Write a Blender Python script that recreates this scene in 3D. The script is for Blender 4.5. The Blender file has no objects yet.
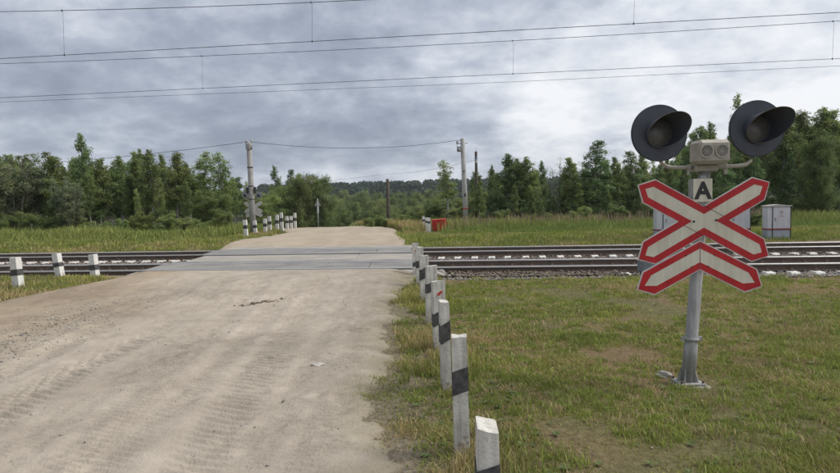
import bpy, bmesh, math, random
import numpy as np
from mathutils import Vector, Matrix

random.seed(7); rng = np.random.default_rng(11)
S = bpy.context.scene
C = S.collection
R = math.radians

# ------------------------------------------------------------------ camera
CZ = 1.7
pitch = math.atan(37/610); yaw = math.atan(18/610); roll = R(1.35)
cam = bpy.data.cameras.new('camera'); co = bpy.data.objects.new('camera', cam); C.objects.link(co)
f = Vector((math.sin(yaw)*math.cos(pitch), math.cos(yaw)*math.cos(pitch), -math.sin(pitch)))
r0 = f.cross(Vector((0, 0, 1))).normalized(); u0 = r0.cross(f)
r = r0*math.cos(roll) - u0*math.sin(roll); u = u0*math.cos(roll) + r0*math.sin(roll)
co.matrix_world = Matrix(((r.x, u.x, -f.x, 0), (r.y, u.y, -f.y, 0), (r.z, u.z, -f.z, CZ), (0, 0, 0, 1)))
cam.sensor_width = 36; cam.lens = 36*610/840; cam.clip_start = .05; cam.clip_end = 6000
S.camera = co

# ------------------------------------------------------------------ sky and sun
SUN_EL, SUN_AZ = R(50), R(88)          # azimuth from +Y towards +X
W = bpy.data.worlds.new('World'); S.world = W; W.use_nodes = True
nt = W.node_tree; N = nt.nodes; L = nt.links; N.clear()
def nd(t, **k):
    n = N.new(t)
    for a, b in k.items(): setattr(n, a, b)
    return n
def mth(op, a, b=None, clamp=False):
    n = nd('ShaderNodeMath', operation=op); n.use_clamp = clamp
    for i, v in enumerate((a, b)):
        if v is None: continue
        if hasattr(v, 'is_linked'): L.new(v, n.inputs[i])
        else: n.inputs[i].default_value = v
    return n.outputs[0]
def ramp(fac, stops, interp='LINEAR'):
    n = nd('ShaderNodeValToRGB'); L.new(fac, n.inputs[0]); cr = n.color_ramp; cr.interpolation = interp
    while len(cr.elements) < len(stops): cr.elements.new(.5)
    for e, (p, c) in zip(cr.elements, stops):
        e.position = p; e.color = (c, c, c, 1) if not hasattr(c, '__len__') else (*c, 1)
    return n.outputs[0]
sky = nd('ShaderNodeTexSky', sky_type='NISHITA'); sky.sun_disc = False
sky.sun_elevation = SUN_EL; sky.sun_rotation = SUN_AZ
sky.air_density = 1; sky.dust_density = 2
tc = nd('ShaderNodeTexCoord'); sep = nd('ShaderNodeSeparateXYZ'); L.new(tc.outputs['Generated'], sep.inputs[0])
x, y, z = sep.outputs
zc = mth('ADD', mth('MAXIMUM', z, 0.0), 0.36)
comb = nd('ShaderNodeCombineXYZ'); L.new(mth('DIVIDE', x, zc), comb.inputs[0]); L.new(mth('DIVIDE', y, zc), comb.inputs[1])
OFF = (3.3, 9.7, 3)
def noise(scale, detail, rough, dist, off, vec=None):
    m = nd('ShaderNodeMapping'); m.inputs['Location'].default_value = off
    L.new(vec or comb.outputs[0], m.inputs['Vector'])
    n = nd('ShaderNodeTexNoise'); n.inputs['Scale'].default_value = scale; n.inputs['Detail'].default_value = detail
    n.inputs['Roughness'].default_value = rough; n.inputs['Distortion'].default_value = dist
    L.new(m.outputs[0], n.inputs['Vector']); return n.outputs[0]
big = noise(1.0, 5, .5, .1, OFF)
mid = noise(2.6, 12, .60, .25, (7.3, 2.2, 1.4))
fine = noise(9, 8, .58, .1, (1.3, 9.2, 4.0))
# brightness of the overcast: large billows + detail; thinner, brighter cloud towards the sun side
tex = mth('ADD', mth('ADD', mth('MULTIPLY', big, 1.05), mth('MULTIPLY', mid, .62)), mth('MULTIPLY', fine, .30))
side = mth('MULTIPLY', x, .30)
el = ramp(z, [(0, .16), (.035, .13), (.085, .0), (.20, .05), (.34, .16), (.7, .14)], 'EASE')
def mass(d, width, amount):
    v_ = Vector(d).normalized(); dp = nd('ShaderNodeVectorMath', operation='DOT_PRODUCT'); L.new(tc.outputs['Generated'], dp.inputs[0]); dp.inputs[1].default_value = v_
    mr = nd('ShaderNodeMapRange', interpolation_type='SMOOTHSTEP'); mr.inputs[1].default_value = math.cos(width); mr.inputs[2].default_value = 1; mr.inputs[3].default_value = 0; mr.inputs[4].default_value = amount
    L.new(dp.outputs['Value'], mr.inputs[0]); return mr.outputs[0]
# the weather of that day: dark rain cloud ahead and to the left, a thin bright break right of it, thinner cloud on the sun side
masses = mth('ADD', mth('ADD', mass((-.22, 1, .13), R(17), -.15), mass((.24, 1, .115), R(5.5), .34)), mth('ADD', mass((-.55, 1, .25), R(13), .14), mass((.62, 1, .22), R(15), .0)))
val = mth('ADD', mth('ADD', mth('MULTIPLY', mth('SUBTRACT', tex, .985), 2.0), .53), mth('ADD', mth('ADD', side, el), masses))
cl = ramp(val, [(.10, (2.5, 2.85, 3.6)), (.33, (3.4, 3.8, 4.6)), (.50, (4.6, 5.0, 5.8)), (.66, (6.1, 6.45, 7.1)), (.80, (7.3, 7.55, 8.0)), (.97, (8.5, 8.6, 8.85))])
mixn = nd('ShaderNodeMixRGB'); mixn.inputs[0].default_value = .93
L.new(sky.outputs[0], mixn.inputs[1]); L.new(cl, mixn.inputs[2])
bg = nd('ShaderNodeBackground'); bg.inputs[1].default_value = .115; L.new(mixn.outputs[0], bg.inputs[0])
wo = nd('ShaderNodeOutputWorld'); L.new(bg.outputs[0], wo.inputs[0])
sun = bpy.data.lights.new('sun', 'SUN'); sun.energy = 3.0; sun.angle = R(18); sun.color = (1, .95, .88)
so = bpy.data.objects.new('sun', sun); C.objects.link(so)
so.rotation_euler = Vector((math.sin(SUN_AZ)*math.cos(SUN_EL), math.cos(SUN_AZ)*math.cos(SUN_EL), math.sin(SUN_EL))).to_track_quat('Z', 'Y').to_euler()
S.view_settings.view_transform = 'Standard'; S.view_settings.look = 'None'; S.view_settings.exposure = 0.0
S.cycles.max_bounces = 6; S.cycles.transparent_max_bounces = 8; S.cycles.volume_bounces = 0

# ------------------------------------------------------------------ helpers
def tag(o, label=None, cat=None, group=None, kind=None):
    for k, v in (('label', label), ('category', cat), ('group', group), ('kind', kind)):
        if v: o[k] = v
    return o
def empty(name, loc=(0, 0, 0), rz=0.0):
    o = bpy.data.objects.new(name, None); C.objects.link(o); o.location = loc; o.rotation_euler = (0, 0, rz)
    o.empty_display_size = .2; return o
def copy_tree(o, parent=None):
    c = o.copy(); C.objects.link(c)
    if parent: c.parent = parent
    for ch in o.children: copy_tree(ch, c)
    return c

_lat = rng.random((8, 256, 256))
def vnoise(x, y, scale, k=0, octs=4, gain=.5):
    """value noise in 0..1; scale = size of the largest blobs in metres"""
    x = np.asarray(x, float)/scale; y = np.asarray(y, float)/scale; tot = 0; amp = 1; s = 0
    for o in range(octs):
        xi = np.floor(x).astype(int); yi = np.floor(y).astype(int); fx = x-xi; fy = y-yi
        fx = fx*fx*(3-2*fx); fy = fy*fy*(3-2*fy); T = _lat[(k+o) % 8]
        a = T[xi & 255, yi & 255]; b = T[(xi+1) & 255, yi & 255]; c = T[xi & 255, (yi+1) & 255]; d = T[(xi+1) & 255, (yi+1) & 255]
        tot = tot + amp*((a*(1-fx)+b*fx)*(1-fy)+(c*(1-fx)+d*fx)*fy); s += amp; amp *= gain; x = x*2.03+17.3; y = y*2.03+5.1
    return tot/s
def smooth(a, b, x):
    t = np.clip((np.asarray(x, float)-a)/(b-a), 0, 1); return t*t*(3-2*t)

def mesh_np(name, co_, faces, k, mats, cols=None, mi=None, smooth_=False):
    """faces: (n, k) index array, all faces with k corners"""
    me = bpy.data.meshes.new(name); n = len(faces)
    me.vertices.add(len(co_)); me.vertices.foreach_set('co', np.asarray(co_, np.float32).ravel())
    me.loops.add(n*k); me.loops.foreach_set('vertex_index', np.asarray(faces, np.int32).ravel())
    me.polygons.add(n); me.polygons.foreach_set('loop_start', np.arange(0, n*k, k, dtype=np.int32))
    if mi is not None: me.polygons.foreach_set('material_index', np.asarray(mi, np.int32))
    if smooth_: me.polygons.foreach_set('use_smooth', np.ones(n, bool))
    me.update(calc_edges=True)
    for m in (mats if isinstance(mats, (list, tuple)) else [mats]): me.materials.append(m)
    if cols is not None:
        a = me.color_attributes.new('Col', 'FLOAT_COLOR', 'POINT')
        c4 = np.ones((len(co_), 4), np.float32); c4[:, :3] = cols; a.data.foreach_set('color', c4.ravel())
    return me
def link(name, me, parent=None):
    o = bpy.data.objects.new(name, me); C.objects.link(o)
    if parent: o.parent = parent
    return o

class MB:
    """collects shapes, then links them as one mesh"""
    def __init__(s): s.b = bmesh.new()
    def box(s, c, d, M=None, taper=1.0, bevel=0.0, jitter=0.0, shear=0.0):
        vs = []
        for sz in (-1, 1):
            t = taper if sz > 0 else 1
            for sx, sy in ((-1, -1), (1, -1), (1, 1), (-1, 1)):
                p = Vector((c[0]+sx*d[0]/2*t, c[1]+sy*d[1]/2*t, c[2]+sz*d[2]/2 + shear*sx*d[0]/2))
                if jitter: p += Vector([random.uniform(-jitter, jitter) for _ in range(3)])
                vs.append(s.b.verts.new(M @ p if M else p))
        fs = [s.b.faces.new([vs[i] for i in q]) for q in ((3, 2, 1, 0), (4, 5, 6, 7), (0, 1, 5, 4), (1, 2, 6, 5), (2, 3, 7, 6), (3, 0, 4, 7))]
        if bevel:
            es = list({e for f_ in fs for e in f_.edges})
            bmesh.ops.bevel(s.b, geom=es, offset=bevel, segments=1, affect='EDGES')
        return s
    def tube(s, pts, rad, n=10, caps=True, smooth_=True):
        pts = [Vector(p) for p in pts]; rad = rad if hasattr(rad, '__len__') else [rad]*len(pts); rings = []
        for i, p in enumerate(pts):
            t = (pts[min(i+1, len(pts)-1)]-pts[max(i-1, 0)]).normalized()
            a = t.cross(Vector((0, 0, 1)) if abs(t.z) < .9 else Vector((1, 0, 0))).normalized(); b = t.cross(a)
            rings.append([s.b.verts.new(p+(a*math.cos(6.2832*k/n)+b*math.sin(6.2832*k/n))*rad[i]) for k in range(n)])
        for A, B in zip(rings, rings[1:]):
            for k in range(n):
                f_ = s.b.faces.new((A[k], A[(k+1) % n], B[(k+1) % n], B[k])); f_.smooth = smooth_
        if caps:
            s.b.faces.new(rings[0][::-1]); s.b.faces.new(rings[-1])
        return s
    def prism(s, poly, d, M=None, bevel=0.0):
        """poly in local x,z; depth along -y .. from y=0 to y=-d"""
        M = M or Matrix.Identity(4)
        a = [s.b.verts.new(M @ Vector((p[0], 0, p[1]))) for p in poly]; b = [s.b.verts.new(M @ Vector((p[0], -d, p[1]))) for p in poly]
        fs = [s.b.faces.new(a[::-1]), s.b.faces.new(b)]
        for i in range(len(a)):
            j = (i+1) % len(a); fs.append(s.b.faces.new((a[i], a[j], b[j], b[i])))
        if bevel: bmesh.ops.bevel(s.b, geom=list(fs[1].edges), offset=bevel, segments=1, affect='EDGES')
        return s
    def ring(s, poly_o, poly_i, d, y0=0.0, M=None):
        """flat band between two closed outlines of equal length, thickness d, from y0 to y0-d"""
        M = M or Matrix.Identity(4); n = len(poly_o)
        V = [[s.b.verts.new(M @ Vector((p[0], yy, p[1]))) for p in P] for P in (poly_o, poly_i) for yy in (y0, y0-d)]
        oo, of, io, if_ = V
        for i in range(n):
            j = (i+1) % n
            for q in ((of[i], of[j], if_[j], if_[i]), (oo[j], oo[i], io[i], io[j]), (oo[i], oo[j], of[j], of[i]), (io[j], io[i], if_[i], if_[j])): s.b.faces.new(q)
        return s
    def build(s, name, mat, parent=None, loc=None):
        bmesh.ops.recalc_face_normals(s.b, faces=s.b.faces[:])
        me = bpy.data.meshes.new(name); s.b.to_mesh(me); s.b.free(); me.materials.append(mat)
        o = link(name, me, parent)
        if loc: o.location = loc
        return o

# ------------------------------------------------------------------ materials
def mat(name, col, rough=.8, metal=0.0, var=.25, scale=8.0, col2=None, bump=.0, bscale=40.0, attr=False, spec=.3, streak=0.0, objrand=0.0, space='Object', detail=6, mud=0.0):
    m = bpy.data.materials.new(name); m.use_nodes = True; t = m.node_tree; n_ = t.nodes; l_ = t.links
    p = n_['Principled BSDF']; p.inputs['Roughness'].default_value = rough; p.inputs['Metallic'].default_value = metal
    p.inputs['Specular IOR Level'].default_value = spec
    tcn = n_.new('ShaderNodeTexCoord'); src = tcn.outputs[space]
    ns = n_.new('ShaderNodeTexNoise'); ns.inputs['Scale'].default_value = scale; ns.inputs['Detail'].default_value = detail; ns.inputs['Roughness'].default_value = .62
    l_.new(src, ns.inputs['Vector'])
    rp = n_.new('ShaderNodeValToRGB'); l_.new(ns.outputs[0], rp.inputs[0])
    c2 = col2 or tuple(c*(1-var) for c in col)
    rp.color_ramp.elements[0].position = .36; rp.color_ramp.elements[1].position = .64
    rp.color_ramp.elements[0].color = (*c2, 1); rp.color_ramp.elements[1].color = (*col, 1)
    out = rp.outputs[0]
    if attr:
        a = n_.new('ShaderNodeAttribute'); a.attribute_name = 'Col'
        mx = n_.new('ShaderNodeMixRGB'); mx.blend_type = 'MULTIPLY'; mx.inputs[0].default_value = 1
        l_.new(a.outputs['Color'], mx.inputs[1]); l_.new(out, mx.inputs[2]); out = mx.outputs[0]
    if streak:
        mp = n_.new('ShaderNodeMapping'); mp.inputs['Scale'].default_value = (1, 1, .08); l_.new(src, mp.inputs[0])
        n2 = n_.new('ShaderNodeTexNoise'); n2.inputs['Scale'].default_value = 30; n2.inputs['Detail'].default_value = 5; l_.new(mp.outputs[0], n2.inputs['Vector'])
        r2 = n_.new('ShaderNodeValToRGB'); l_.new(n2.outputs[0], r2.inputs[0]); r2.color_ramp.elements[0].position = .4; r2.color_ramp.elements[1].position = .6
        r2.color_ramp.elements[0].color = (1-streak,)*3+(1,); r2.color_ramp.elements[1].color = (1, 1, 1, 1)
        mx = n_.new('ShaderNodeMixRGB'); mx.blend_type = 'MULTIPLY'; mx.inputs[0].default_value = 1
        l_.new(out, mx.inputs[1]); l_.new(r2.outputs[0], mx.inputs[2]); out = mx.outputs[0]
    if mud:
        sp = n_.new('ShaderNodeSeparateXYZ'); l_.new(src, sp.inputs[0]); n3 = n_.new('ShaderNodeTexNoise'); n3.inputs['Scale'].default_value = 26; n3.inputs['Detail'].default_value = 8; n3.inputs['Roughness'].default_value = .7; l_.new(src, n3.inputs['Vector'])
        a_ = n_.new('ShaderNodeMath'); a_.operation = 'MULTIPLY_ADD'; l_.new(sp.outputs[2], a_.inputs[0]); a_.inputs[1].default_value = -.9; l_.new(n3.outputs[0], a_.inputs[2])
        r3 = n_.new('ShaderNodeValToRGB'); l_.new(a_.outputs[0], r3.inputs[0]); r3.color_ramp.elements[0].position = .40; r3.color_ramp.elements[1].position = .50; r3.color_ramp.elements[0].color = (0, 0, 0, 1); r3.color_ramp.elements[1].color = (mud,)*3+(1,)
        n4 = n_.new('ShaderNodeTexNoise'); n4.inputs['Scale'].default_value = 14; n4.inputs['Detail'].default_value = 9; n4.inputs['Roughness'].default_value = .75; l_.new(src, n4.inputs['Vector'])
        r4 = n_.new('ShaderNodeValToRGB'); l_.new(n4.outputs[0], r4.inputs[0]); r4.color_ramp.elements[0].position = .57; r4.color_ramp.elements[1].position = .63; r4.color_ramp.elements[0].color = (0, 0, 0, 1); r4.color_ramp.elements[1].color = (mud,)*3+(1,)
        mx = n_.new('ShaderNodeMixRGB'); l_.new(r3.outputs[0], mx.inputs[0]); l_.new(out, mx.inputs[1]); mx.inputs[2].default_value = (.25, .20, .145, 1); out = mx.outputs[0]
        mx = n_.new('ShaderNodeMixRGB'); l_.new(r4.outputs[0], mx.inputs[0]); l_.new(out, mx.inputs[1]); mx.inputs[2].default_value = (.36, .34, .30, 1); out = mx.outputs[0]
    if objrand:
        oi = n_.new('ShaderNodeObjectInfo'); hs = n_.new('ShaderNodeHueSaturation')
        a1 = n_.new('ShaderNodeMapRange'); a1.inputs[3].default_value = .5-.018*objrand; a1.inputs[4].default_value = .5+.012*objrand; l_.new(oi.outputs['Random'], a1.inputs[0])
        sc = n_.new('ShaderNodeMath'); sc.operation = 'MULTIPLY'; sc.inputs[1].default_value = 7.31; l_.new(oi.outputs['Random'], sc.inputs[0])
        fr = n_.new('ShaderNodeMath'); fr.operation = 'FRACT'; l_.new(sc.outputs[0], fr.inputs[0])
        a2 = n_.new('ShaderNodeMapRange'); a2.inputs[3].default_value = 1-.22*objrand; a2.inputs[4].default_value = 1+.22*objrand; l_.new(fr.outputs[0], a2.inputs[0])
        l_.new(a1.outputs[0], hs.inputs['Hue']); l_.new(a2.outputs[0], hs.inputs['Value']); l_.new(out, hs.inputs['Color']); out = hs.outputs[0]
    l_.new(out, p.inputs['Base Color'])
    if bump:
        nb = n_.new('ShaderNodeTexNoise'); nb.inputs['Scale'].default_value = bscale; nb.inputs['Detail'].default_value = 8; nb.inputs['Roughness'].default_value = .65
        l_.new(src, nb.inputs['Vector']); b = n_.new('ShaderNodeBump'); b.inputs['Strength'].default_value = bump; b.inputs['Distance'].default_value = .02
        l_.new(nb.outputs[0], b.inputs['Height']); l_.new(b.outputs[0], p.inputs['Normal'])
    m['out'] = 1
    return m
def leafy(name, tr=.42, objrand=1.0, mul=(1, 1, 1)):
    m = mat(name, mul, rough=.6, attr=True, var=.15, scale=.9, objrand=objrand, spec=.25)
    t = m.node_tree; p = t.nodes['Principled BSDF']; c = p.inputs['Base Color'].links[0].from_socket
    tl = t.nodes.new('ShaderNodeBsdfTranslucent'); ms = t.nodes.new('ShaderNodeMixShader'); ms.inputs[0].default_value = tr
    t.links.new(c, tl.inputs[0]); t.links.new(p.outputs[0], ms.inputs[1]); t.links.new(tl.outputs[0], ms.inputs[2])
    t.links.new(ms.outputs[0], t.nodes['Material Output'].inputs[0]); return m

M = {}
M['road'] = mat('sandy_dirt', (.395, .353, .298), 1, attr=True, scale=1.6, col2=(.34, .30, .25), bump=.9, bscale=38, spec=.1, detail=12)
M['soil'] = mat('soil', (.19, .155, .105), 1, attr=True, scale=16, col2=(.105, .085, .055), bump=.8, bscale=30, spec=.1, detail=10)
M['grass'] = leafy('grass_blades', .3, 0)
M['concrete'] = mat('concrete', (.42, .41, .385), .9, scale=6, var=.25, bump=.3, bscale=60)
M['panel'] = mat('crossing_panel', (.26, .25, .232), .9, scale=1.1, col2=(.175, .17, .163), bump=.5, bscale=30, space='Object')
M['apron'] = mat('dusty_apron', (.36, .33, .29), .95, scale=1.2, col2=(.27, .255, .23), bump=.6, bscale=25)
M['sleeper'] = mat('concrete_sleeper', (.74, .72, .68), .9, scale=9, var=.18, bump=.3)
M['rail'] = mat('rusty_rail', (.125, .092, .072), .8, scale=7, col2=(.085, .064, .050), bump=.3)
M['railhead'] = mat('polished_railhead', (.62, .61, .60), .38, metal=.8, var=.1)
M['ballast'] = mat('ballast_stone', (.27, .255, .24), .95, attr=True, scale=20, var=.2)
M['postpaint'] = mat('worn_white_post_paint', (.70, .68, .63), .85, scale=7, col2=(.50, .475, .42), bump=.45, bscale=70, streak=.25, mud=.8)
M['postnew'] = mat('white_post_paint', (.76, .75, .71), .8, scale=5, var=.15, bump=.3, bscale=60, streak=.15, mud=.6)
M['black'] = mat('worn_black_paint', (.050, .050, .053), .85, scale=22, col2=(.105, .102, .098), bump=.2)
M['redmark'] = mat('red_mark', (.50, .055, .045), .6, var=.3)
M['signred'] = mat('sign_red', (.52, .026, .032), .45, var=.22, scale=5, streak=.12)
M['signwhite'] = mat('sign_cream', (.70, .665, .56), .45, scale=3, col2=(.58, .54, .43), streak=.10)
M['signedge'] = mat('sign_edge', (.62, .60, .58), .5, var=.2)
M['galv'] = mat('galvanised_back', (.36, .37, .37), .55, metal=.3, var=.2)
M['pole'] = mat('grey_pole_paint', (.35, .35, .34), .6, scale=6, col2=(.26, .26, .25), streak=.25, bump=.15)
M['housing'] = mat('housing_paint', (.42, .395, .34), .6, scale=12, col2=(.33, .305, .26), bump=.1)
M['shield'] = mat('dark_shield', (.072, .080, .098), .55, scale=6, var=.25)
M['hoodin'] = mat('hood_dark', (.060, .068, .088), .6, var=.2)
M['lip'] = mat('hood_lip', (.14, .125, .10), .6)
M['lens'] = mat('unlit_lens', (.13, .125, .118), .3, var=.25, scale=25, spec=.5)
M['grille'] = mat('round_grille', (.33, .31, .27), .6)
M['dark'] = mat('dark_metal', (.045, .045, .045), .6)
M['cab'] = mat('cabinet_paint', (.57, .58, .60), .5, scale=2, var=.1, streak=.1)
M['cablow'] = mat('cabinet_plinth', (.36, .39, .43), .6, var=.12)
M['stripe'] = mat('dark_red_stripe', (.26, .03, .04), .6)
M['cabroof'] = mat('cabinet_roof', (.45, .43, .39), .6)
M['boxgrey'] = mat('grey_box_paint', (.20, .22, .25), .6, var=.2)
M['boxlid'] = mat('box_lid', (.50, .49, .46), .6)
M['polewhite'] = mat('whitewashed_concrete_pole', (.52, .52, .50), .9, scale=4, col2=(.38, .38, .365), streak=.2, bump=.2)
M['polegrey'] = mat('grey_concrete_pole', (.44, .43, .41), .9, scale=4, col2=(.33, .325, .31), streak=.25, bump=.2)
M['wood'] = mat('weathered_pole_wood', (.15, .125, .10), .9, scale=6, var=.4, streak=.3)
M['wire'] = mat('overhead_wire', (.035, .035, .035), .6)
M['redbox'] = mat('faded_red_paint', (.55, .045, .038), .6, scale=4, col2=(.40, .035, .03), bump=.1)
M['rust'] = mat('brown_rust', (.13, .085, .06), .9, var=.4)
M['bark'] = mat('grey_bark', (.22, .20, .17), .9, scale=5, col2=(.10, .09, .07), bump=.4)
M['birch'] = mat('birch_bark', (.42, .40, .37), .85, scale=7, col2=(.14, .13, .12), bump=.3)
M['leaf'] = leafy('leaves')
M['farleaf'] = leafy('far_leaves', .25, 0)
M['stone'] = mat('pale_stone', (.48, .45, .40), .9, var=.3, scale=14, bump=.4)
M['white'] = mat('white_enamel', (.72, .73, .76), .5)
M['blue'] = mat('faded_blue', (.16, .24, .42), .6)
M['rock'] = mat('grey_concrete_rubble', (.34, .32, .29), .95, scale=12, var=.3, bump=.4)

# ------------------------------------------------------------------ ground shape
def q_of(x, y): return .146*x + .989*y
def gz(x, y, road=True):
    x = np.asarray(x, float); y = np.asarray(y, float); q = q_of(x, y)
    z = (vnoise(x, y, 2.2, 1, 3)-.5)*.07*smooth(60, 30, y)
    z = z - .05*smooth(-.5, -1.2, x)*smooth(-8.6, -7.6, x)*smooth(13.5, 11, y)
    bed = smooth(12.9, 13.5, q)*(1-smooth(21.2, 21.9, q)); z = z*(1-bed) - .10*bed
    z = z + .10*smooth(11.6, 12.8, q)*(1-bed)*smooth(-6.2, -6.9, x)*smooth(16, 15, y)
    z = z + .16*smooth(21.4, 23.5, q)*(1-smooth(24, 32, q))          # low bank beyond the far track
    z = z - 8.0*smooth(37, 112, y)                                     # the land drops away to the valley
    z = z + 17.5*smooth(210, 620, y + .10*x) + 7*smooth(500, 1100, y)*vnoise(x, y, 260, 3, 3)
    return z
def grid_mesh(name, xs, ys, zf, mats, colf=None, mi=None):
    X, Y = np.meshgrid(xs, ys); X = X.ravel(); Y = Y.ravel(); Z = zf(X, Y); nx, ny = len(xs), len(ys)
    i = np.arange(nx-1)[None, :] + nx*np.arange(ny-1)[:, None]; i = i.ravel()
    F = np.stack([i, i+1, i+nx+1, i+nx], 1)
    return mesh_np(name, np.stack([X, Y, Z], 1), F, 4, mats, colf(X, Y) if colf else None, smooth_=True)
def geo(a, b, n): return np.geomspace(a, b, n)
xs = np.concatenate([-geo(1100, 17, 46), np.arange(-16.8, 16.9, .16), geo(17, 1100, 46)])
ys = np.concatenate([np.arange(-14, 2, 1.0), np.arange(2, 25, .16), np.arange(25, 60, .8), geo(60, 1500, 60)])
def edge_r(y): return -.12 + (vnoise(y*0+3, y, 1.1, 4, 4)-.5)*.55 + .25*smooth(10, 14, y)
def ground_col(x, y):
    q = q_of(x, y); g = vnoise(x, y, 1.6, 2, 4); far = smooth(21.5, 24, q)
    green = np.array([.80, .92, .68]); dry = np.array([1.12, 1.0, .88]); deep = np.array([.55, .80, .40])
    k = smooth(.35, .65, g)[:, None]; c = dry*(1-k)+green*k; c = c*(1-far[:, None])+deep*far[:, None]
    bed = (smooth(12.7, 13.1, q)*(1-smooth(21.2, 21.7, q)))[:, None]
    rim = (smooth(.75, .05, x-edge_r(y)+(vnoise(x, y, .4, 6, 3)-.5)*.6)*smooth(-1, -.5, x-edge_r(y))*(1-smooth(13, 14, q)))[:, None]; c = c*(1-rim)+np.array([1.32, 1.40, 1.55])*rim
    c = c*(1-bed)+np.array([.95, 1.0, 1.35])*.95*bed
    return c
tag(link('ground', grid_mesh('ground', xs, ys, gz, M['soil'], ground_col)), kind='structure')

# ------------------------------------------------------------------ dirt road
def base_up(q): return .085*smooth(10.2, 13.6, q)
def edge_l(y): return -7.7 + 1.1*smooth(11, 14.5, y) + (vnoise(y*0+9, y, 1.3, 5, 4)-.5)*.35
TR = [(-.62, -.004, .22, .016, .0065, .070), (-1.95, -.006, .24, .020, .007, .082), (-2.62, -.018, .20, .012, .005, .064), (-4.15, -.020, .22, .016, .006, .078),
      (-1.30, -.052, .26, .018, .009, .105), (-3.25, -.054, .28, .020, .010, .118), (-2.2, -.085, .22, .012, .006, .080), (-3.9, -.088, .24, .013, .007, .085),
      (-4.9, -.035, .26, .016, .008, .095), (-6.5, -.037, .26, .014, .007, .095), (-3.6, .055, .24, .012, .007, .085), (-5.4, .055, .24, .012, .007, .085), (-1.0, .012, .18, .010, .005, .060)]
def road_rut(x, y):
    z = np.zeros_like(x)
    for i, (x0, sl, w, dp, ta, per) in enumerate(TR):
        cx = x0+sl*(y-4)+(vnoise(y*0+i*7.7, y, 5, i % 8, 2)-.5)*.35; d = (x-cx)/w
        inside = np.exp(-np.abs(d*1.25)**4); lip = np.exp(-((np.abs(d)-1.15)/.3)**2)
        fade = .65+.55*vnoise(x*0+i*3.1, y, 3.5, (i+3) % 8, 2)
        z += .6*(-dp*inside*fade + dp*.55*lip*fade)
        sk = np.abs(x-cx)*.55 if i % 2 else (x-cx)*.4
        z += 2.1*ta*fade*inside*np.sign(np.sin(2*np.pi*(y+sk)/per))*np.abs(np.sin(2*np.pi*(y+sk)/per))**.6*(1+.5*(vnoise(x, y, .12, (i+5) % 8, 2)-.5))*smooth(.02, .42, vnoise(x, y, 1.1, (i+1) % 8, 4))
    z = z*.8 + (vnoise(x, y, 1.9, 6, 3, .5)-.5)*.018 + (vnoise(x, y, .26, 2, 4, .65)-.5)*.032*(.4+1.2*vnoise(x, y, 1.2, 1, 3)) + (vnoise(x, y, .085, 5, 3, .7)-.5)*.026*(.35+1.3*smooth(.35, .65, vnoise(x, y, .9, 0, 3)))
    return z
def road_z(x, y):
    q = q_of(x, y); inn = np.minimum(edge_r(y)-x, x-edge_l(y))
    return gz(x, y)*(1-smooth(10, 12, q)) + base_up(q) + .05*smooth(-.1, .5, inn) + road_rut(x, y)*(1-smooth(11.8, 13.4, q)) - .05*smooth(.22, -.12, inn+(vnoise(x, y, .25, 3, 3)-.5)*.35)
def road_col(x, y):
    z = road_rut(x, y); v = vnoise(x, y, 2.4, 7, 5, .6); g = .88+.22*smooth(.3, .7, v)
    # loose pale dust against trodden brown earth along the left part
    br = smooth(-3.9, -6.2, x+(vnoise(x, y, 1.5, 1)-.5)*2)*smooth(3, 8, y)*.8
    sp = vnoise(x, y, .14, 3, 3); g = g*(.88+.24*sp)
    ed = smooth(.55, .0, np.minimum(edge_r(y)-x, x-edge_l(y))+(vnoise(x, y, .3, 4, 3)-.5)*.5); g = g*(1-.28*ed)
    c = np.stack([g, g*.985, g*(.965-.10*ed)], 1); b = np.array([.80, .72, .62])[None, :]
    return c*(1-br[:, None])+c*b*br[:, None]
xs = np.arange(-9.4, .75, .030); ys = np.concatenate([np.arange(-2, 3, .12), np.arange(3, 8.0, .0145), np.arange(8.0, 15.2, .035)])
X, Y = np.meshgrid(xs, ys); ok = q_of(X, Y) < 13.75
nx = len(xs); keep = (ok[:-1, :-1] & ok[1:, 1:]).ravel(); i = (np.arange(nx-1)[None, :]+nx*np.arange(len(ys)-1)[:, None]).ravel()[keep]
F = np.stack([i, i+1, i+nx+1, i+nx], 1); X = X.ravel(); Y = Y.ravel()
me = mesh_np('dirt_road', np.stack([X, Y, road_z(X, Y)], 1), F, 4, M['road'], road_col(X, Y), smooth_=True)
tag(link('dirt_road', me), 'rutted sandy dirt road leading up to the crossing', kind='structure')
# beyond the rails the road narrows and swings away left
def far_mid(y): return -3.35 - .10*np.maximum(y-24, 0)*0 - 3.6*smooth(33, 48, y) - .06*np.maximum(y-47, 0)**1.6
def far_half(y): return 3.7 - .45*smooth(20, 30, y)
def far_z(x, y):
    e = far_half(y) - np.abs(x-far_mid(y)) + (vnoise(x, y, 1.5, 4)-.5)*.8
    return gz(x, y) + .06 + .02*(1-smooth(21, 24, q_of(x, y))) + (vnoise(x, y, .8, 6, 4)-.5)*.05 - .22*smooth(.35, -.45, e)
xs = np.arange(-17, 2.2, .14); ys = np.arange(19.5, 62, .16)
X, Y = np.meshgrid(xs, ys); ok = q_of(X, Y) > 21.15; nx = len(xs); keep = (ok[:-1, :-1] & ok[1:, 1:]).ravel()
i = (np.arange(nx-1)[None, :]+nx*np.arange(len(ys)-1)[:, None]).ravel()[keep]; F = np.stack([i, i+1, i+nx+1, i+nx], 1); X = X.ravel(); Y = Y.ravel()
gg = .86+.3*vnoise(X*2.5, Y*.5, 2, 3, 4)
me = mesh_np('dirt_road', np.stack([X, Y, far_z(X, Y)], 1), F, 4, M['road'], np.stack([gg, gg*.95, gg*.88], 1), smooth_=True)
tag(link('dirt_road', me), 'pale dirt road running on beyond the rails and bending left', kind='structure')

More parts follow.
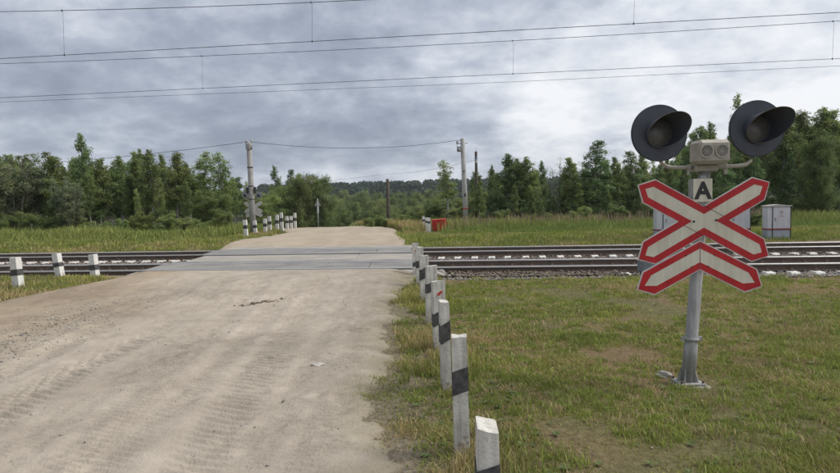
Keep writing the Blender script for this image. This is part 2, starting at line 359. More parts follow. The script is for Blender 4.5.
# ------------------------------------------------------------------ railway
T = Vector((.98930, -.14590, 0)); NN = Vector((.1459, .9893, 0)); ang = math.atan2(T.y, T.x)
def rp_(s, q, z=0.0): return T*s + NN*q + Vector((0, 0, z))
RT = .10; SL = RT-.15
DK0, DK1 = lambda q: -6.55-.0*q, lambda q: .36
def deck_x(q, X): return (X - NN.x*q)/T.x                         # s value where the line q has world x = X
prof = [(-.075, 0), (.075, 0), (.075, .011), (.016, .03), (.010, .105), (.037, .115), (.037, .148), (-.037, .148), (-.037, .115), (-.010, .105), (-.016, .03), (-.075, .011)]
def rail_mesh(s0, s1, q):
    b = MB(); Ms = Matrix.Translation(rp_(0, q, SL)) @ Matrix.Rotation(ang, 4, 'Z') @ Matrix.Rotation(R(90), 4, 'Z')
    # prism extrudes along local -y; after the turn local -y runs along the track
    Mx = Matrix.Translation(rp_(s0, q, SL)) @ Matrix.Rotation(ang + R(90), 4, 'Z')
    b.prism(prof, s1-s0, Mx); return b
def add_track(root, qn, s0, s1, inv):
    for q in (qn, qn+1.52):
        rl = rail_mesh(s0, s1, q).build('rail', M['rail'], root); rl.matrix_basis = inv
        hb = MB(); hb.box((0, 0, -.010), (s1-s0, .079, .032), bevel=.006); h = hb.build('rail_head', M['railhead'], rl)
        h.matrix_basis = Matrix.Translation(rp_((s0+s1)/2, q, SL+.150)) @ Matrix.Rotation(ang, 4, 'Z')
def sleeper_mesh():
    b = MB(); b.box((0, 0, -.11), (.225, 2.46, .22), taper=.86, bevel=.012)
    for yy in (-.76, .76):
        for sx in (-1, 1):
            for sy in (-1, 1): pass
    me = bpy.data.meshes.new('sleeper'); bmesh.ops.recalc_face_normals(b.b, faces=b.b.faces[:]); b.b.to_mesh(me); b.b.free(); me.materials.append(M['sleeper']); return me
slm = sleeper_mesh()
cb = MB()
for sy in (-1, 1): cb.box((0, sy*.11, .02), (.09, .07, .04), bevel=.01); cb.tube([(0, sy*.11, .03), (0, sy*.11, .075)], .014, 6)
clm = cb.build('rail_clip', M['rail']); clmesh = clm.data; bpy.data.objects.remove(clm)
for nm, qn, lab in (('near', 14.24, 'nearer railway track with shiny rails and white sleeper ends, broken by the crossing'), ('far', 18.52, 'farther railway track with rusty rails just in front of the grassy bank')):
    root = tag(empty('railway_track', rp_(0, qn+.76, SL)), lab, 'railway track', 'railway tracks')
    root_inv = Matrix.Translation(-rp_(0, qn+.76, SL))
    s0, s1 = -26, 24
    add_track(root, qn, s0, s1, root_inv)
    a, b_ = deck_x(qn, -6.4), deck_x(qn, .25)
    k = s0
    while k < s1:
        if k < a-.1 or k > b_+.1:
            o = link('sleeper', slm, root); o.matrix_basis = root_inv @ Matrix.Translation(rp_(k+random.uniform(-.02, .02), qn+.76+random.uniform(-.02, .02), SL-.003)) @ Matrix.Rotation(ang+random.uniform(-.012, .012), 4, 'Z')
            for g in (-.76, .76):
                c = link('rail_clip', clmesh, o); c.location = (0, g, .0); c['kind'] = 'stuff'
        k += .5
# crossing deck: panels between and outside the rails
deck = tag(empty('crossing_deck', (0, 0, 0)), 'grey concrete level crossing deck across both tracks', kind='structure')
def deck_strip(q0, q1, z, n, m, nm, x0=-6.5, x1=.3, jit=.006):
    for i in range(n):
        b = MB(); vs = []
        X0 = x0+(x1-x0)*i/n+.006; X1 = x0+(x1-x0)*(i+1)/n-.006; dz = random.uniform(-jit, jit)
        top = []
        for q_, X_ in ((q0, X0), (q0, X1), (q1, X1), (q1, X0)):
            p = rp_(deck_x(q_, X_), q_); top.append(p)
        t = [b.b.verts.new((p.x, p.y, z+dz+random.uniform(-.003, .003))) for p in top]; bo = [b.b.verts.new((p.x, p.y, z-.16)) for p in top]
        b.b.faces.new(t); b.b.faces.new(bo[::-1])
        for a_ in range(4): b.b.faces.new((t[a_], t[(a_+1) % 4], bo[(a_+1) % 4], bo[a_]))
        bmesh.ops.bevel(b.b, geom=[e for e in b.b.edges if e.verts[0] in t and e.verts[1] in t], offset=.012, segments=1, affect='EDGES')
        b.build(nm, m, deck)
for qn in (14.24, 18.52):
    deck_strip(qn+.10, qn+1.52-.10, RT-.004, 6, M['panel'], 'deck_panel')
    deck_strip(qn+1.52+.05, qn+1.52+.62, RT-.008, 5, M['panel'], 'deck_panel', -6.45, .32)
deck_strip(13.55, 14.24-.12, RT-.034, 5, M['apron'], 'apron_slab', -6.6, .28)
deck_strip(14.24+1.52+.64, 18.52-.12, RT-.030, 4, M['apron'], 'apron_slab', -6.3, .34, .002)
deck_strip(18.52+1.52+.64, 21.6, RT-.014, 4, M['apron'], 'apron_slab', -6.3, .40)

# ballast stones
def stones(name, P, size, mat_, cols, flat=.7):
    n = len(P); base = np.array([(1, 0, 0), (-1, 0, 0), (0, 1, 0), (0, -1, 0), (0, 0, 1), (0, 0, -1)], float)
    fa = np.array([(0, 2, 4), (2, 1, 4), (1, 3, 4), (3, 0, 4), (2, 0, 5), (1, 2, 5), (3, 1, 5), (0, 3, 5)])
    V = base[None]*(1+rng.uniform(-.35, .35, (n, 6, 3)))*size[:, None, None] + rng.uniform(-.3, .3, (n, 6, 3))*size[:, None, None]
    V[:, :, 2] *= flat; th = rng.uniform(0, 6.28, n); c, s = np.cos(th)[:, None], np.sin(th)[:, None]
    V = np.stack([V[:, :, 0]*c-V[:, :, 1]*s, V[:, :, 0]*s+V[:, :, 1]*c, V[:, :, 2]], 2) + P[:, None, :]
    Fc = (fa[None]+6*np.arange(n)[:, None, None]).reshape(-1, 3)
    return tag(link(name, mesh_np(name, V.reshape(-1, 3), Fc, 3, mat_, np.repeat(cols, 6, 0))), kind='stuff')
n = 52000; s = rng.uniform(-20, 18, n); qq = np.where(rng.random(n) < .45, rng.uniform(12.75, 14.3, n), np.where(rng.random(n) < .7, rng.uniform(15.8, 18.6, n), rng.uniform(14.3, 21.4, n)))
Px = T.x*s+NN.x*qq; Py = T.y*s+NN.y*qq
fs = (np.mod(s+26+.12, .5) < .235); fs &= (((qq > 13.78) & (qq < 14.2)) | ((qq > 18.06) & (qq < 18.45)) | ((qq > 15.85) & (qq < 16.25))) & (rng.random(n) < .93)
bury = (Px > .3) & (Px < 5.0+1.2*(vnoise(Px, Py, 1.0, 2)-.5)) & (qq > 13.2) & (qq < 14.2); fs &= ~bury
on = ~fs & ~((Px > -6.7) & (Px < .5) & (qq > 13.4)) & ~((Px > -8) & (Px < .4) & (qq < 13.6)) & (rng.random(n) > smooth(13.2, 12.75, qq)*.75*vnoise(Px, Py, .8, 2))
Px, Py, qq = Px[on], Py[on], qq[on]; n = len(Px); sz = rng.uniform(.018, .045, n)
Pz = gz(Px, Py) + rng.uniform(0, .02, n) + bury[on]*rng.uniform(.03, .085, n)
g = rng.uniform(.55, 1.25, n); cols = np.stack([g, g*rng.uniform(.93, 1.0, n), g*rng.uniform(.86, 1.0, n)], 1)
br = (smooth(15.9, 16.6, qq)*smooth(.2, .7, rng.random(n)))[:, None]; cols = cols*(1-br)+cols*np.array([.62, .5, .42])*br
cols = np.where(bury[on][:, None], cols*np.array([.74, .68, .60]), cols)
stones('ballast_gravel', np.stack([Px, Py, Pz], 1), sz, M['ballast'], cols)
# pebbles and grit lying on the road
n = 46000; Px = rng.uniform(-8, .2, n); Py = rng.uniform(2.5, 13.4, n)
patch = np.exp(-((Px+5.0+.05*(Py-8))/.62)**2)*smooth(.35, .55, vnoise(Px, Py, .9, 2, 3))*smooth(5.5, 7, Py)*smooth(12, 9.5, Py)
on = rng.random(n) < (.010+.95*patch); Px, Py = Px[on], Py[on]; n = len(Px)
g = rng.uniform(.9, 1.8, n); cols = np.stack([g, g*.97, g*.92], 1)
stones('road_pebbles', np.stack([Px, Py, road_z(Px, Py)+.002], 1), rng.uniform(.005, .015, n)*rng.choice([1, 1, 1, 1, 1, 1.7], n), M['ballast'], cols, .6)
n = 260; Px = rng.uniform(.2, 8, n); Py = rng.uniform(3, 13, n); g = rng.uniform(.9, 1.7, n)
stones('scattered_pebbles', np.stack([Px, Py, gz(Px, Py)+.01], 1), rng.uniform(.006, .015, n), M['ballast'], np.stack([g, g*.97, g*.9], 1), .6)

def rock(name, loc, size, m, label, cat, flat=.45, seed=1, group=None):
    b = bmesh.new(); bmesh.ops.create_icosphere(b, subdivisions=3, radius=1); rr = random.Random(seed)
    ph = [rr.uniform(0, 6) for _ in range(6)]
    for v in b.verts:
        p = v.co; k = 1+.16*math.sin(3.1*p.x+ph[0])*math.cos(2.7*p.y+ph[1])+.12*math.sin(5*p.z+4*p.x+ph[2])+.07*math.sin(9*p.y+ph[3])
        v.co = Vector((p.x*k*size[0], p.y*k*size[1], max(p.z, -.4)*k*size[2]))
    me = bpy.data.meshes.new(name); b.to_mesh(me); b.free(); me.materials.append(m); o = link(name, me); o.location = loc; o.rotation_euler.z = rr.uniform(0, 6)
    return tag(o, label, cat, group)
rock('stone', (-.895, 6.19, float(road_z(np.array([-.895]), np.array([6.19]))[0])+.008), (.062, .042, .026), M['stone'], 'pale stone lying alone on the sandy road', 'stone', seed=3)
rock('concrete_lump', (2.40, 5.50, .015), (.075, .055, .045), M['rock'], 'grey rubble lump beside the foot of the crossing sign pole', 'rubble', seed=5)
rock('limestone_lump', (.82, 13.55, .02), (.16, .10, .10), M['stone'], 'white stone by the rail near the far end of the right post row', 'stone', seed=8)

# ------------------------------------------------------------------ guide posts
def guide_post(x, y, h, w, d, rz, lean, label, band=(.26, .42), diag=.0, red=None, m='postpaint', group=None, lean_y=0.0, chip=0.0, both=False):
    z0 = float(gz(np.array([x]), np.array([y]))[0])
    root = empty('guide_post', (x, y, z0), rz); root.rotation_euler = (lean_y, lean, rz); tag(root, label, 'guide post', group)
    b = MB(); nz = 9; rings = []
    for i in range(nz+1):
        zz = -.12+(h+.12)*i/nz; t = 1-.06*i/nz; ring = []
        for sx, sy in ((-1, -1), (0, -1.0), (1, -1), (1, 1), (0, 1), (-1, 1)):
            jx, jy = random.uniform(-.0016, .0016), random.uniform(-.0016, .0016); jz = random.uniform(-chip, chip*.3) if i == nz else 0
            cx = .93 if sx and abs(sx) == 1 else 1
            ring.append(b.b.verts.new((sx*w/2*t+jx, sy*d/2*t+jy, zz+jz)))
        rings.append(ring)
    for A, B in zip(rings, rings[1:]):
        for k in range(6): b.b.faces.new((A[k], A[(k+1) % 6], B[(k+1) % 6], B[k]))
    b.b.faces.new(rings[-1]); b.b.faces.new(rings[0][::-1])
    es = [e for e in b.b.edges if (abs(abs(e.verts[0].co.x)-w/2) < .012 and abs(abs(e.verts[1].co.x)-w/2) < .012 and abs(e.verts[0].co.x-e.verts[1].co.x) < .02 and abs(e.verts[0].co.y-e.verts[1].co.y) < .02)]
    bmesh.ops.bevel(b.b, geom=es, offset=.006, segments=2, affect='EDGES')
    b.build('post_body', M[m], root)
    zt = h*(1-band[0]); zb = h*(1-band[1]); b = MB(); e = .0035
    def hw(z): return 1-.06*(z+.12)/(h+.12)
    vs = []
    for sgnz, z_ in ((0, zb), (1, zt)):
        for sx, sy in ((-1, -1), (1, -1), (1, 1), (-1, 1)):
            zz = z_+diag*sx*w/2+random.uniform(-.003, .003); t = hw(zz); vs.append(b.b.verts.new((sx*(w/2*t+e), sy*(d/2*t+e), zz)))
    for q in ((0, 1, 5, 4), (1, 2, 6, 5), (2, 3, 7, 6), (3, 0, 4, 7)): b.b.faces.new([vs[k] for k in q])
    bd = b.build('black_band', M['black'], root)
    if red:
        zc_ = h*(1-red); b = MB(); t = hw(zc_)
        b.prism([(-.035, -.022), (.0, -.026), (.046, .018), (.012, .024)], .006, Matrix.Translation((0, -d/2*t+.0005, zc_)))
        b.build('red_marker', M['redmark'], root)
    return root
G1 = 'striped guide posts along the right edge of the near road'
guide_post(.303, 2.355, .80, .088, .15, R(-4), R(1), 'nearest guide post, chipped top, cut by the bottom edge of the view', (.19, .34), .35, group=G1, chip=.02)
guide_post(.364, 3.98, .80, .105, .10, R(-3), R(-.3), 'second guide post, tall narrow slab with a slanted black band', (.27, .47), .35, group=G1, chip=.012)
guide_post(.364, 5.4, .80, .085, .14, R(4), R(-.5), 'narrow third guide post overlapping the wider red marked one', (.24, .45), .6, group=G1, chip=.012)
guide_post(.40, 6.75, .795, .15, .10, R(8), R(-1.0), 'guide post with a red marker above its black band, nearer of the two marked red', (.42, .60), .5, red=.17, group=G1, chip=.01)
guide_post(.377, 8.26, .80, .16, .10, R(6), R(.8), 'wide guide post just behind the nearer red marked one', (.28, .44), .35, group=G1, chip=.01)
guide_post(.355, 10.0, .79, .155, .10, R(5), R(-.5), 'guide post with a large slanted black band, sixth along the right row', (.26, .48), .5, group=G1, chip=.01)
guide_post(.325, 11.8, .80, .15, .10, R(4), R(.6), 'guide post with a small square black band, last but one before the rails', (.33, .50), .2, group=G1, chip=.01)
guide_post(.30, 13.55, .84, .15, .10, R(0), R(-.8), 'guide post with a red marker nearest the rails on the right', (.50, .62), .3, red=.20, group=G1, chip=.01)
G2 = 'white guide posts left of the near road before the rails'
guide_post(-8.27, 13.3, .66, .18, .15, R(-16), R(-4), 'stout white guide post at the far left before the rails', (.40, .60), 0, m='postnew', group=G2, chip=.012)
guide_post(-7.93, 14.3, .57, .165, .14, R(-16), R(-8), 'middle leaning white guide post left of the road before the rails', (.37, .54), 0, m='postnew', group=G2, chip=.006)
guide_post(-7.18, 14.4, .61, .16, .14, R(-16), R(-4), 'white guide post nearest the crossing in the left group of three', (.40, .60), 0, m='postnew', group=G2)
G3 = 'white guide posts in a row left of the road beyond the rails'
fl = [(-7.30, 28.8, .84, 'first'), (-7.62, 32.0, .80, 'second'), (-7.38, 33.2, .86, 'third'), (-7.49, 34.9, .95, 'fourth'), (-7.17, 35.3, 1.0, 'fifth'), (-7.22, 37.0, 1.12, 'sixth and tallest'), (-7.14, 38.2, .86, 'seventh'), (-7.02, 38.9, .86, 'eighth'), (-6.92, 39.8, 1.05, 'ninth and last')]
xl = [246, 256, 264, 270, 277, 282, 287, 291, 295]
for i, (a, b_, h, o_) in enumerate(fl):
    guide_post(a, b_, h, .17, .15, R(-6), R(-2.5 if i < 2 else random.uniform(-1.5, 1.5)), o_+' white guide post counted from the rails on the left beyond the crossing', (.30, .50), 0, m='postnew', group=G3)
G4 = 'white guide posts right of the road beyond the rails'
for a, b_, o_ in ((1.15, 29.4, 'tightly overlapped white guide post closest to the red box'), (1.13, 31.6, 'middle white guide post of the three beside the red box'), (1.05, 33.8, 'rearmost white guide post of the three beside the red box')):
    guide_post(a+.18, b_, .76, .15, .13, R(0), R(-1), o_, (.22, .36), 0, m='postnew', group=G4)

# ------------------------------------------------------------------ crossing signal
def arm_poly(L_, w, tip):
    return [(-L_, 0), (-L_+tip, -w), (L_-tip, -w), (L_, 0), (L_-tip, w), (-L_+tip, w)]
def rot2(P, a, c=(0, 0)): return [(c[0]+x_*math.cos(a)-z_*math.sin(a), c[1]+x_*math.sin(a)+z_*math.cos(a)) for x_, z_ in P]
def disc(b, c, r_, d, y0, n=40):
    b.prism([(c[0]+r_*math.cos(6.2832*k/n), c[1]+r_*math.sin(6.2832*k/n)) for k in range(n)], d, Matrix.Translation((0, y0, 0)), bevel=.003); return b
def crossing_signal(loc, rz, label, lean=.075, top=1.94):
    root = tag(empty('crossing_signal', loc, rz), label, 'crossing signal', 'level crossing signals')
    def px(z): return lean*z                     # the pole leans, the plates are level
    # pole
    b = MB(); b.tube([(0, 0, .02), (px(.35), 0, .35), (px(.36), 0, .36), (px(1.9), 0, 1.90)], [.062, .060, .055, .050], 20); pole = b.build('pole', M['pole'], root)
    b = MB(); b.tube([(px(.385), 0, .385), (px(.415), 0, .415)], .066, 20); b.box((px(.4)+.078, 0, .4), (.03, .025, .035)); b.box((px(.4)-.078, 0, .4), (.03, .025, .035)); b.build('clamp_band', M['pole'], pole)
    b = MB(); b.box((0, 0, .010), (.23, .21, .020), bevel=.005)
    for k in range(4):
        a = R(45+90*k); Mx = Matrix.Rotation(a, 4, 'Z')
        b.prism([(.055, .024), (.092, .024), (.060, .14)], .012, Mx @ Matrix.Translation((0, .006, 0)))
    b.build('base_plate', M['pole'], pole)
    b = MB()
    for sx in (-1, 1):
        for sy in (-1, 1): b.tube([(sx*.095, sy*.085, .02), (sx*.095, sy*.085, .045)], .010, 6)
    tag(b.build('anchor_bolts', M['rail'], pole), kind='stuff')
    # crossbuck: two pointed arms, the lower chevron; red border raised on a cream face
    X = (.095, 1.457); ax = R(29.2)
    def arm(poly_out, y0, name='crossbuck_arm'):
        cx = sum(p[0] for p in poly_out)/len(poly_out); cz = sum(p[1] for p in poly_out)/len(poly_out)
        b = MB(); b.prism(poly_out, .010, Matrix.Translation((0, y0, 0))); return b.build(name, M['signedge'], root)
    def plate(Lh, w, tip, a, c, y0):
        back = rot2(arm_poly(Lh, w, tip), a, c)
        o = arm(back, y0)
        b = MB(); b.ring(rot2(arm_poly(Lh-.012, w-.010, tip-.004), a, c), rot2(arm_poly(Lh-.075, w-.062, tip-.03), a, c), .003, y0-.010); b.build('red_border', M['signred'], o)
        b = MB(); b.prism(rot2(arm_poly(Lh-.076, w-.063, tip-.03), a, c), .002, Matrix.Translation((0, y0-.010, 0))); b.build('cream_face', M['signwhite'], o)
        return o
    Lh, w_, tp = .665, .116, .112
    def xshape(L_, w, tip):
        ca_, sa_ = math.cos(ax), math.sin(ax); P_ = []
        for sx, sz_ in ((1, 1), (1, -1), (-1, -1), (-1, 1)):
            e = [(L_-tip, w), (L_, 0), (L_-tip, -w)]
            q = [((t*ca_-v*sa_), (t*sa_+v*ca_)) for t, v in e]           # arm rising to the right
            if sx*sz_ < 0: q = [(p[0], -p[1]) for p in q][::-1]
            if sx < 0: q = [(-p[0], p[1]) for p in q][::-1]
            if sz_ < 0 and sx < 0: q = [(-((t*ca_-v*sa_)), -((t*sa_+v*ca_))) for t, v in e]
            if sz_ > 0 and sx < 0: q = [(-((t*ca_-v*sa_)), (t*sa_+v*ca_)) for t, v in e][::-1]
            notch = {(1, 1): (0, w/ca_), (1, -1): (w/sa_, 0), (-1, -1): (0, -w/ca_), (-1, 1): (-w/sa_, 0)}[(sx, sz_)]
            P_ += [notch]+q
        return [(X[0]+p[0], X[1]+p[1]) for p in P_]
    b = MB(); b.prism(xshape(Lh, w_, tp), .010, Matrix.Translation((0, -.075, 0))); xb = b.build('crossbuck_plate', M['signedge'], root)
    b = MB(); b.ring(xshape(Lh-.010, w_-.009, tp-.004), xshape(Lh-.074, w_-.064, tp-.056), .003, -.085); b.build('red_border', M['signred'], xb)
    b = MB(); b.prism(xshape(Lh-.075, w_-.065, tp-.057), .002, Matrix.Translation((0, -.085, 0))); b.build('cream_face', M['signwhite'], xb)
    for sg in (-1, 1):                                # joints where the two short arms butt against the long one
        c_, s_ = math.cos(ax), math.sin(ax); b = MB(); o0 = (X[0]+sg*w_*s_, X[1]+sg*w_*c_)
        Mx = Matrix.Translation((o0[0], -.0885, o0[1])) @ Matrix.Rotation(ax, 4, 'Y'); b.box((sg*.0+.0, 0, 0), (.27, .0016, .0030), Mx); b.build('joint_line', M['dark'], xb)
    for sx in (-1, 1):
        b = MB(); q0 = (X[0]+sx*.098, X[1]+.004*sx); disc(b, q0, .010, .008, -.104, 10); b.build('bolt', M['dark'], root)
    # chevron: two halves meeting on a seam
    ca = (.062, 1.157)
    for sx, ez in ((-1, .868), (1, .868)):
        ex = .062+sx*.556; a = math.atan2(ca[1]-ez, abs(ex-ca[0])); dx, dz = math.cos(a), math.sin(a)
        def P(t, v): return (ca[0]+sx*(t*dx - v*dz*-1*-1), ca[1]-t*dz+v*dx) if False else (ca[0]+sx*(t*dx+v*dz), ca[1]-t*dz+v*dx)
        Lc = math.hypot(ex-ca[0], ca[1]-ez)
        def half(inset, tipin, g):
            wv = w_-inset; Lx = Lc-tipin
            # cut at the vertical seam x = ca.x + g
            def seam(v): t = (g - v*dz)/dx; return P(t, v)
            return [seam(wv), P(Lx-tp+.3*inset, wv), P(Lx, 0), P(Lx-tp+.3*inset, -wv), seam(-wv)]
        b = MB(); b.prism(half(0, 0, .0015), .010, Matrix.Translation((0, -.075, 0))); o_ = b.build('chevron_arm', M['signedge'], root)
        b = MB(); b.ring(half(.010, .012, .003), half(.062, .075, .003), .003, -.085); b.build('red_border', M['signred'], o_)
        b = MB(); b.prism(half(.063, .076, .003), .002, Matrix.Translation((0, -.085, 0))); b.build('cream_face', M['signwhite'], o_)
        for v in (-.055, .058):
            b = MB(); disc(b, P(.11, v), .007, .006, -.087, 8); b.build('bolt', M['dark'], o_)
    b = MB(); b.box((.100, -.062, 1.6), (.05, .012, .5)); b.box((.075, -.062, 1.12), (.05, .012, .12)); b.build('bracket_strap', M['galv'], root)
    # letter plate
    b = MB(); b.box((.085, -.082, 1.721), (.168, .012, .205), bevel=.004); pl = b.build('letter_plate', M['signwhite'], root)
    b = MB(); b.box((.070, -.045, 1.735), (.17, .06, .17), bevel=.01); b.build('plate_box', M['pole'], root)
    cu = bpy.data.curves.new('letter', 'FONT'); cu.body = 'A'; cu.size = .205; cu.extrude = .0015; cu.align_x = 'CENTER'; cu.offset = .0065
    t_ = bpy.data.objects.new('t', cu); C.objects.link(t_); bpy.context.view_layer.update()
    me_ = bpy.data.meshes.new_from_object(t_.evaluated_get(bpy.context.evaluated_depsgraph_get())); bpy.data.objects.remove(t_); me_.materials.clear(); me_.materials.append(M['dark'])
    o_ = link('letter_a', me_, pl); o_.location = (.085, -.0905, 1.652); o_.rotation_euler = (R(90), 0, 0)
    # housing with two round grilles
    b = MB(); b.box((.140, -.09, 2.048), (.280, .20, .205), bevel=.028); hs = b.build('lamp_housing', M['housing'], root)
    for c in ((.062, 2.052), (.193, 2.052)):
        b = MB(); n = 28; P1 = [(c[0]+.060*math.cos(6.2832*k/n), c[1]+.060*math.sin(6.2832*k/n)) for k in range(n)]; P2 = [(c[0]+.050*math.cos(6.2832*k/n), c[1]+.050*math.sin(6.2832*k/n)) for k in range(n)]
        b.ring(P1, P2, .014, -.188); gr = b.build('grille_ring', M['housing'], hs)
        b = MB(); disc(b, c, .051, .004, -.1885, 28); b.build('grille_back', M['dark'], hs)
        b = MB()
        for rr in (.012, .024, .036, .047):
            Pa = [(c[0]+(rr+.0035)*math.cos(6.2832*k/20), c[1]+(rr+.0035)*math.sin(6.2832*k/20)) for k in range(20)]; Pb = [(c[0]+(rr-.0025)*math.cos(6.2832*k/20), c[1]+(rr-.0025)*math.sin(6.2832*k/20)) for k in range(20)]
            b.ring(Pa, Pb, .004, -.1935)
        for k in range(8):
            a_ = 6.2832*k/8; Mx = Matrix.Translation((c[0], -.1935, c[1])) @ Matrix.Rotation(a_, 4, 'Y'); b.box((.025, -.0015, 0), (.045, .0035, .005), Mx)
        b.build('grille', M['grille'], hs)
    # cross pipe
    def pipe(pts, name): b = MB(); b.tube(pts, .017, 12); return b.build(name, M['housing'], root)
    b = MB(); b.box((.135, -.005, 1.915), (.20, .12, .06), bevel=.01); b.build('pipe_clamp', M['housing'], root)
    pipe([(.10, 0, 1.925), (-.12, 0, 1.925), (-.19, 0, 1.935), (-.235, 0, 1.965), (-.262, 0, 2.01), (-.268, 0, 2.07), (-.272, 0, 2.16)], 'arm_pipe')
    pipe([(.16, 0, 1.925), (.44, 0, 1.930), (.515, 0, 1.940), (.555, 0, 1.97), (.577, 0, 2.02), (.582, 0, 2.08), (.582, 0, 2.18)], 'arm_pipe')
    for xx in (.0, .33):
        b = MB(); b.tube([(xx-.014, 0, 1.925), (xx+.014, 0, 1.925)], .026, 12); b.box((xx, 0, 1.90), (.02, .02, .08)); b.build('pipe_collar', M['housing'], root)
    # lamp heads: dark round shield, long hood, unlit lens
    for cx, cz_, yawh in ((-.295, 2.222, 0), (.560, 2.244, R(0))):
        head = empty('lamp_head', (cx, -.05, cz_), yawh); head.parent = root
        b = MB(); n = 56; Po = [(.243*math.cos(6.2832*k/n), .243*math.sin(6.2832*k/n)) for k in range(n)]; Pi = [(.108*math.cos(6.2832*k/n), .108*math.sin(6.2832*k/n)) for k in range(n)]
        b.ring(Po, Pi, .006, -.03); b.ring(Po, [(x_*.975, z_*.975) for x_, z_ in Po], .022, -.014); b.build('round_shield', M['shield'], head)
        b = MB(); b.ring([(x_*.97, z_*.97) for x_, z_ in Po], Pi, .004, -.012); b.build('shield_back', M['galv'], head)
        b = MB(); b.tube([(0, .10, 0), (0, .08, 0), (0, -.025, 0), (0, -.034, 0)], [.05, .10, .115, .112], 28); b.build('lamp_body', M['shield'], head)
        b = MB(); n = 28; rings = [[b.b.verts.new((rr*math.cos(6.2832*k/n), yy, rr*math.sin(6.2832*k/n))) for k in range(n)] for rr, yy in ((.112, -.036), (.08, -.050), (.045, -.058), (.012, -.061))]
        for A, B in zip(rings, rings[1:]):
            for k in range(n): b.b.faces.new((A[k], A[(k+1) % n], B[(k+1) % n], B[k])).smooth = True
        b.b.faces.new(rings[-1]); b.build('lens', M['lens'], head)
        # hood: a sheet tube cut obliquely, long above and short below
        b = MB(); n = 48; V = [[], [], [], []]
        for k in range(n):
            a_ = 6.2832*k/n; up = (1+math.sin(a_+R(32)))/2; ln = .030+.325*up**1.3
            for j, (rr, yy) in enumerate(((.120, -.033), (.128+.012*up, -.033-ln), (.1245+.012*up, -.033-ln), (.1165, -.033))):
                V[j].append(b.b.verts.new((rr*math.cos(a_), yy, rr*math.sin(a_))))
        for k in range(n):
            k2 = (k+1) % n
            for A, B in ((0, 1), (2, 3)): b.b.faces.new((V[A][k], V[A][k2], V[B][k2], V[B][k])).smooth = True
        hd = b.build('hood', M['hoodin'], head)
        b = MB(); lipP = []
        for k in range(n):
            a_ = 6.2832*k/n; up = (1+math.sin(a_+R(32)))/2; ln = .030+.325*up**1.3; rr = .1265+.012*up
            lipP.append((rr*math.cos(a_), -.033-ln-.001, rr*math.sin(a_)))
        b.tube(lipP+[lipP[0]], .0032, 6, caps=False); b.build('hood_lip', M['lip'], hd)
    return root
SX, SY = 2.531, 5.309
sz0 = float(gz(np.array([SX]), np.array([SY]))[0])
sig = crossing_signal((SX, SY, 0.0), 0, 'red and white crossbuck signal with two dark hooded lamps standing in the near grass')
# the far one: same kind, seen from behind across the tracks
sig2 = copy_tree(sig); sig2.location = (-9.35, 39.2, .0); sig2.rotation_euler = (0, 0, R(180))
sig2['label'] = 'small grey crossbuck signal seen from behind beside the left line pole'
# concrete foundation under the near sign
b = MB(); b.box((SX, SY, -.06), (.32, .30, .12), bevel=.02); tag(b.build('foundation_slab', M['rock']), 'square concrete footing under the pole of the near crossing sign', 'footing')

# ------------------------------------------------------------------ relay cabinets and the little box
def cabinet(x, y, w, d, h, label, marks):
    z0 = .0
    root = tag(empty('relay_cabinet', (x, y, z0), ang*.5), label, 'relay cabinet', 'grey relay cabinets beyond the rails')
    b = MB(); b.box((0, 0, .16), (w, d, .40), bevel=.01); b.build('plinth', M['cablow'], root)
    b = MB(); b.box((0, 0, .36+(h-.40)/2), (w, d, h-.40), bevel=.012); bd = b.build('body', M['cab'], root)
    b = MB(); b.box((w*.10, -d/2-.006, .37+(h-.44)/2), (w*.76, .014, h-.47), bevel=.004); dr = b.build('door', M['cab'], bd)
    for xx in (-.285*w, .49*w):
        b = MB(); b.box((xx, -d/2-.015, .02+h*.49), (.022, .012, h*.95)); b.build('door_seam', M['dark'], root)
    b = MB(); b.box((0, 0, .395), (w+.012, d+.05, .045)); b.build('stripe', M['stripe'], root)
    b = MB()
    b.prism([(-w/2-.03, 0), (w/2+.03, 0), (w/2+.03, .035), (0, .075), (-w/2-.03, .035)], d+.08, Matrix.Translation((0, d/2+.04, h-.04))); b.build('roof', M['cabroof'], root)
    b = MB(); b.box((w*-.17, -d/2-.03, .37+(h-.4)*.45), (.03, .03, .11), bevel=.004); b.build('handle', M['galv'], root)
    if marks:
        # three short lines of dark print and a small emblem; too far to read in the photograph
        for k, (ww, zz, mm) in enumerate(marks):
            b = MB(); b.box((w*.10, -d/2-.0155, zz), (ww, .004, .022)); b.build('printed_mark', M[mm], root)
    return root
cabinet(12.98, 20.75, .78, .35, 1.21, 'grey relay cabinet standing apart on the right beyond the rails', [(.11, 1.00, 'redmark'), (.08, .96, 'pole'), (.10, .92, 'pole'), (.13, .84, 'redmark')])
cabinet(11.83, 21.3, .88, .4, 1.21, 'relay cabinet seen through the right notch of the near crossbuck', [(.10, 1.08, 'redmark'), (.07, 1.03, 'redmark')])
cabinet(9.72, 21.9, 1.0, .4, 1.20, 'relay cabinet seen through the left notch of the near crossbuck', [(.16, 1.02, 'redmark'), (.12, .98, 'redmark')])
root = tag(empty('junction_box', (5.22, 12.55, -.02)), 'low grey cable box on short legs behind the lower crossbuck arm', 'junction box')
b = MB(); b.box((0, 0, .22), (.52, .32, .22), bevel=.01); b.build('body', M['boxgrey'], root)
b = MB(); b.box((0, 0, .345), (.56, .36, .028), bevel=.005); b.build('lid', M['boxlid'], root)
for sx in (-1, 1):
    b = MB(); b.box((sx*.2, 0, .03), (.05, .2, .16)); b.build('leg', M['dark'], root)

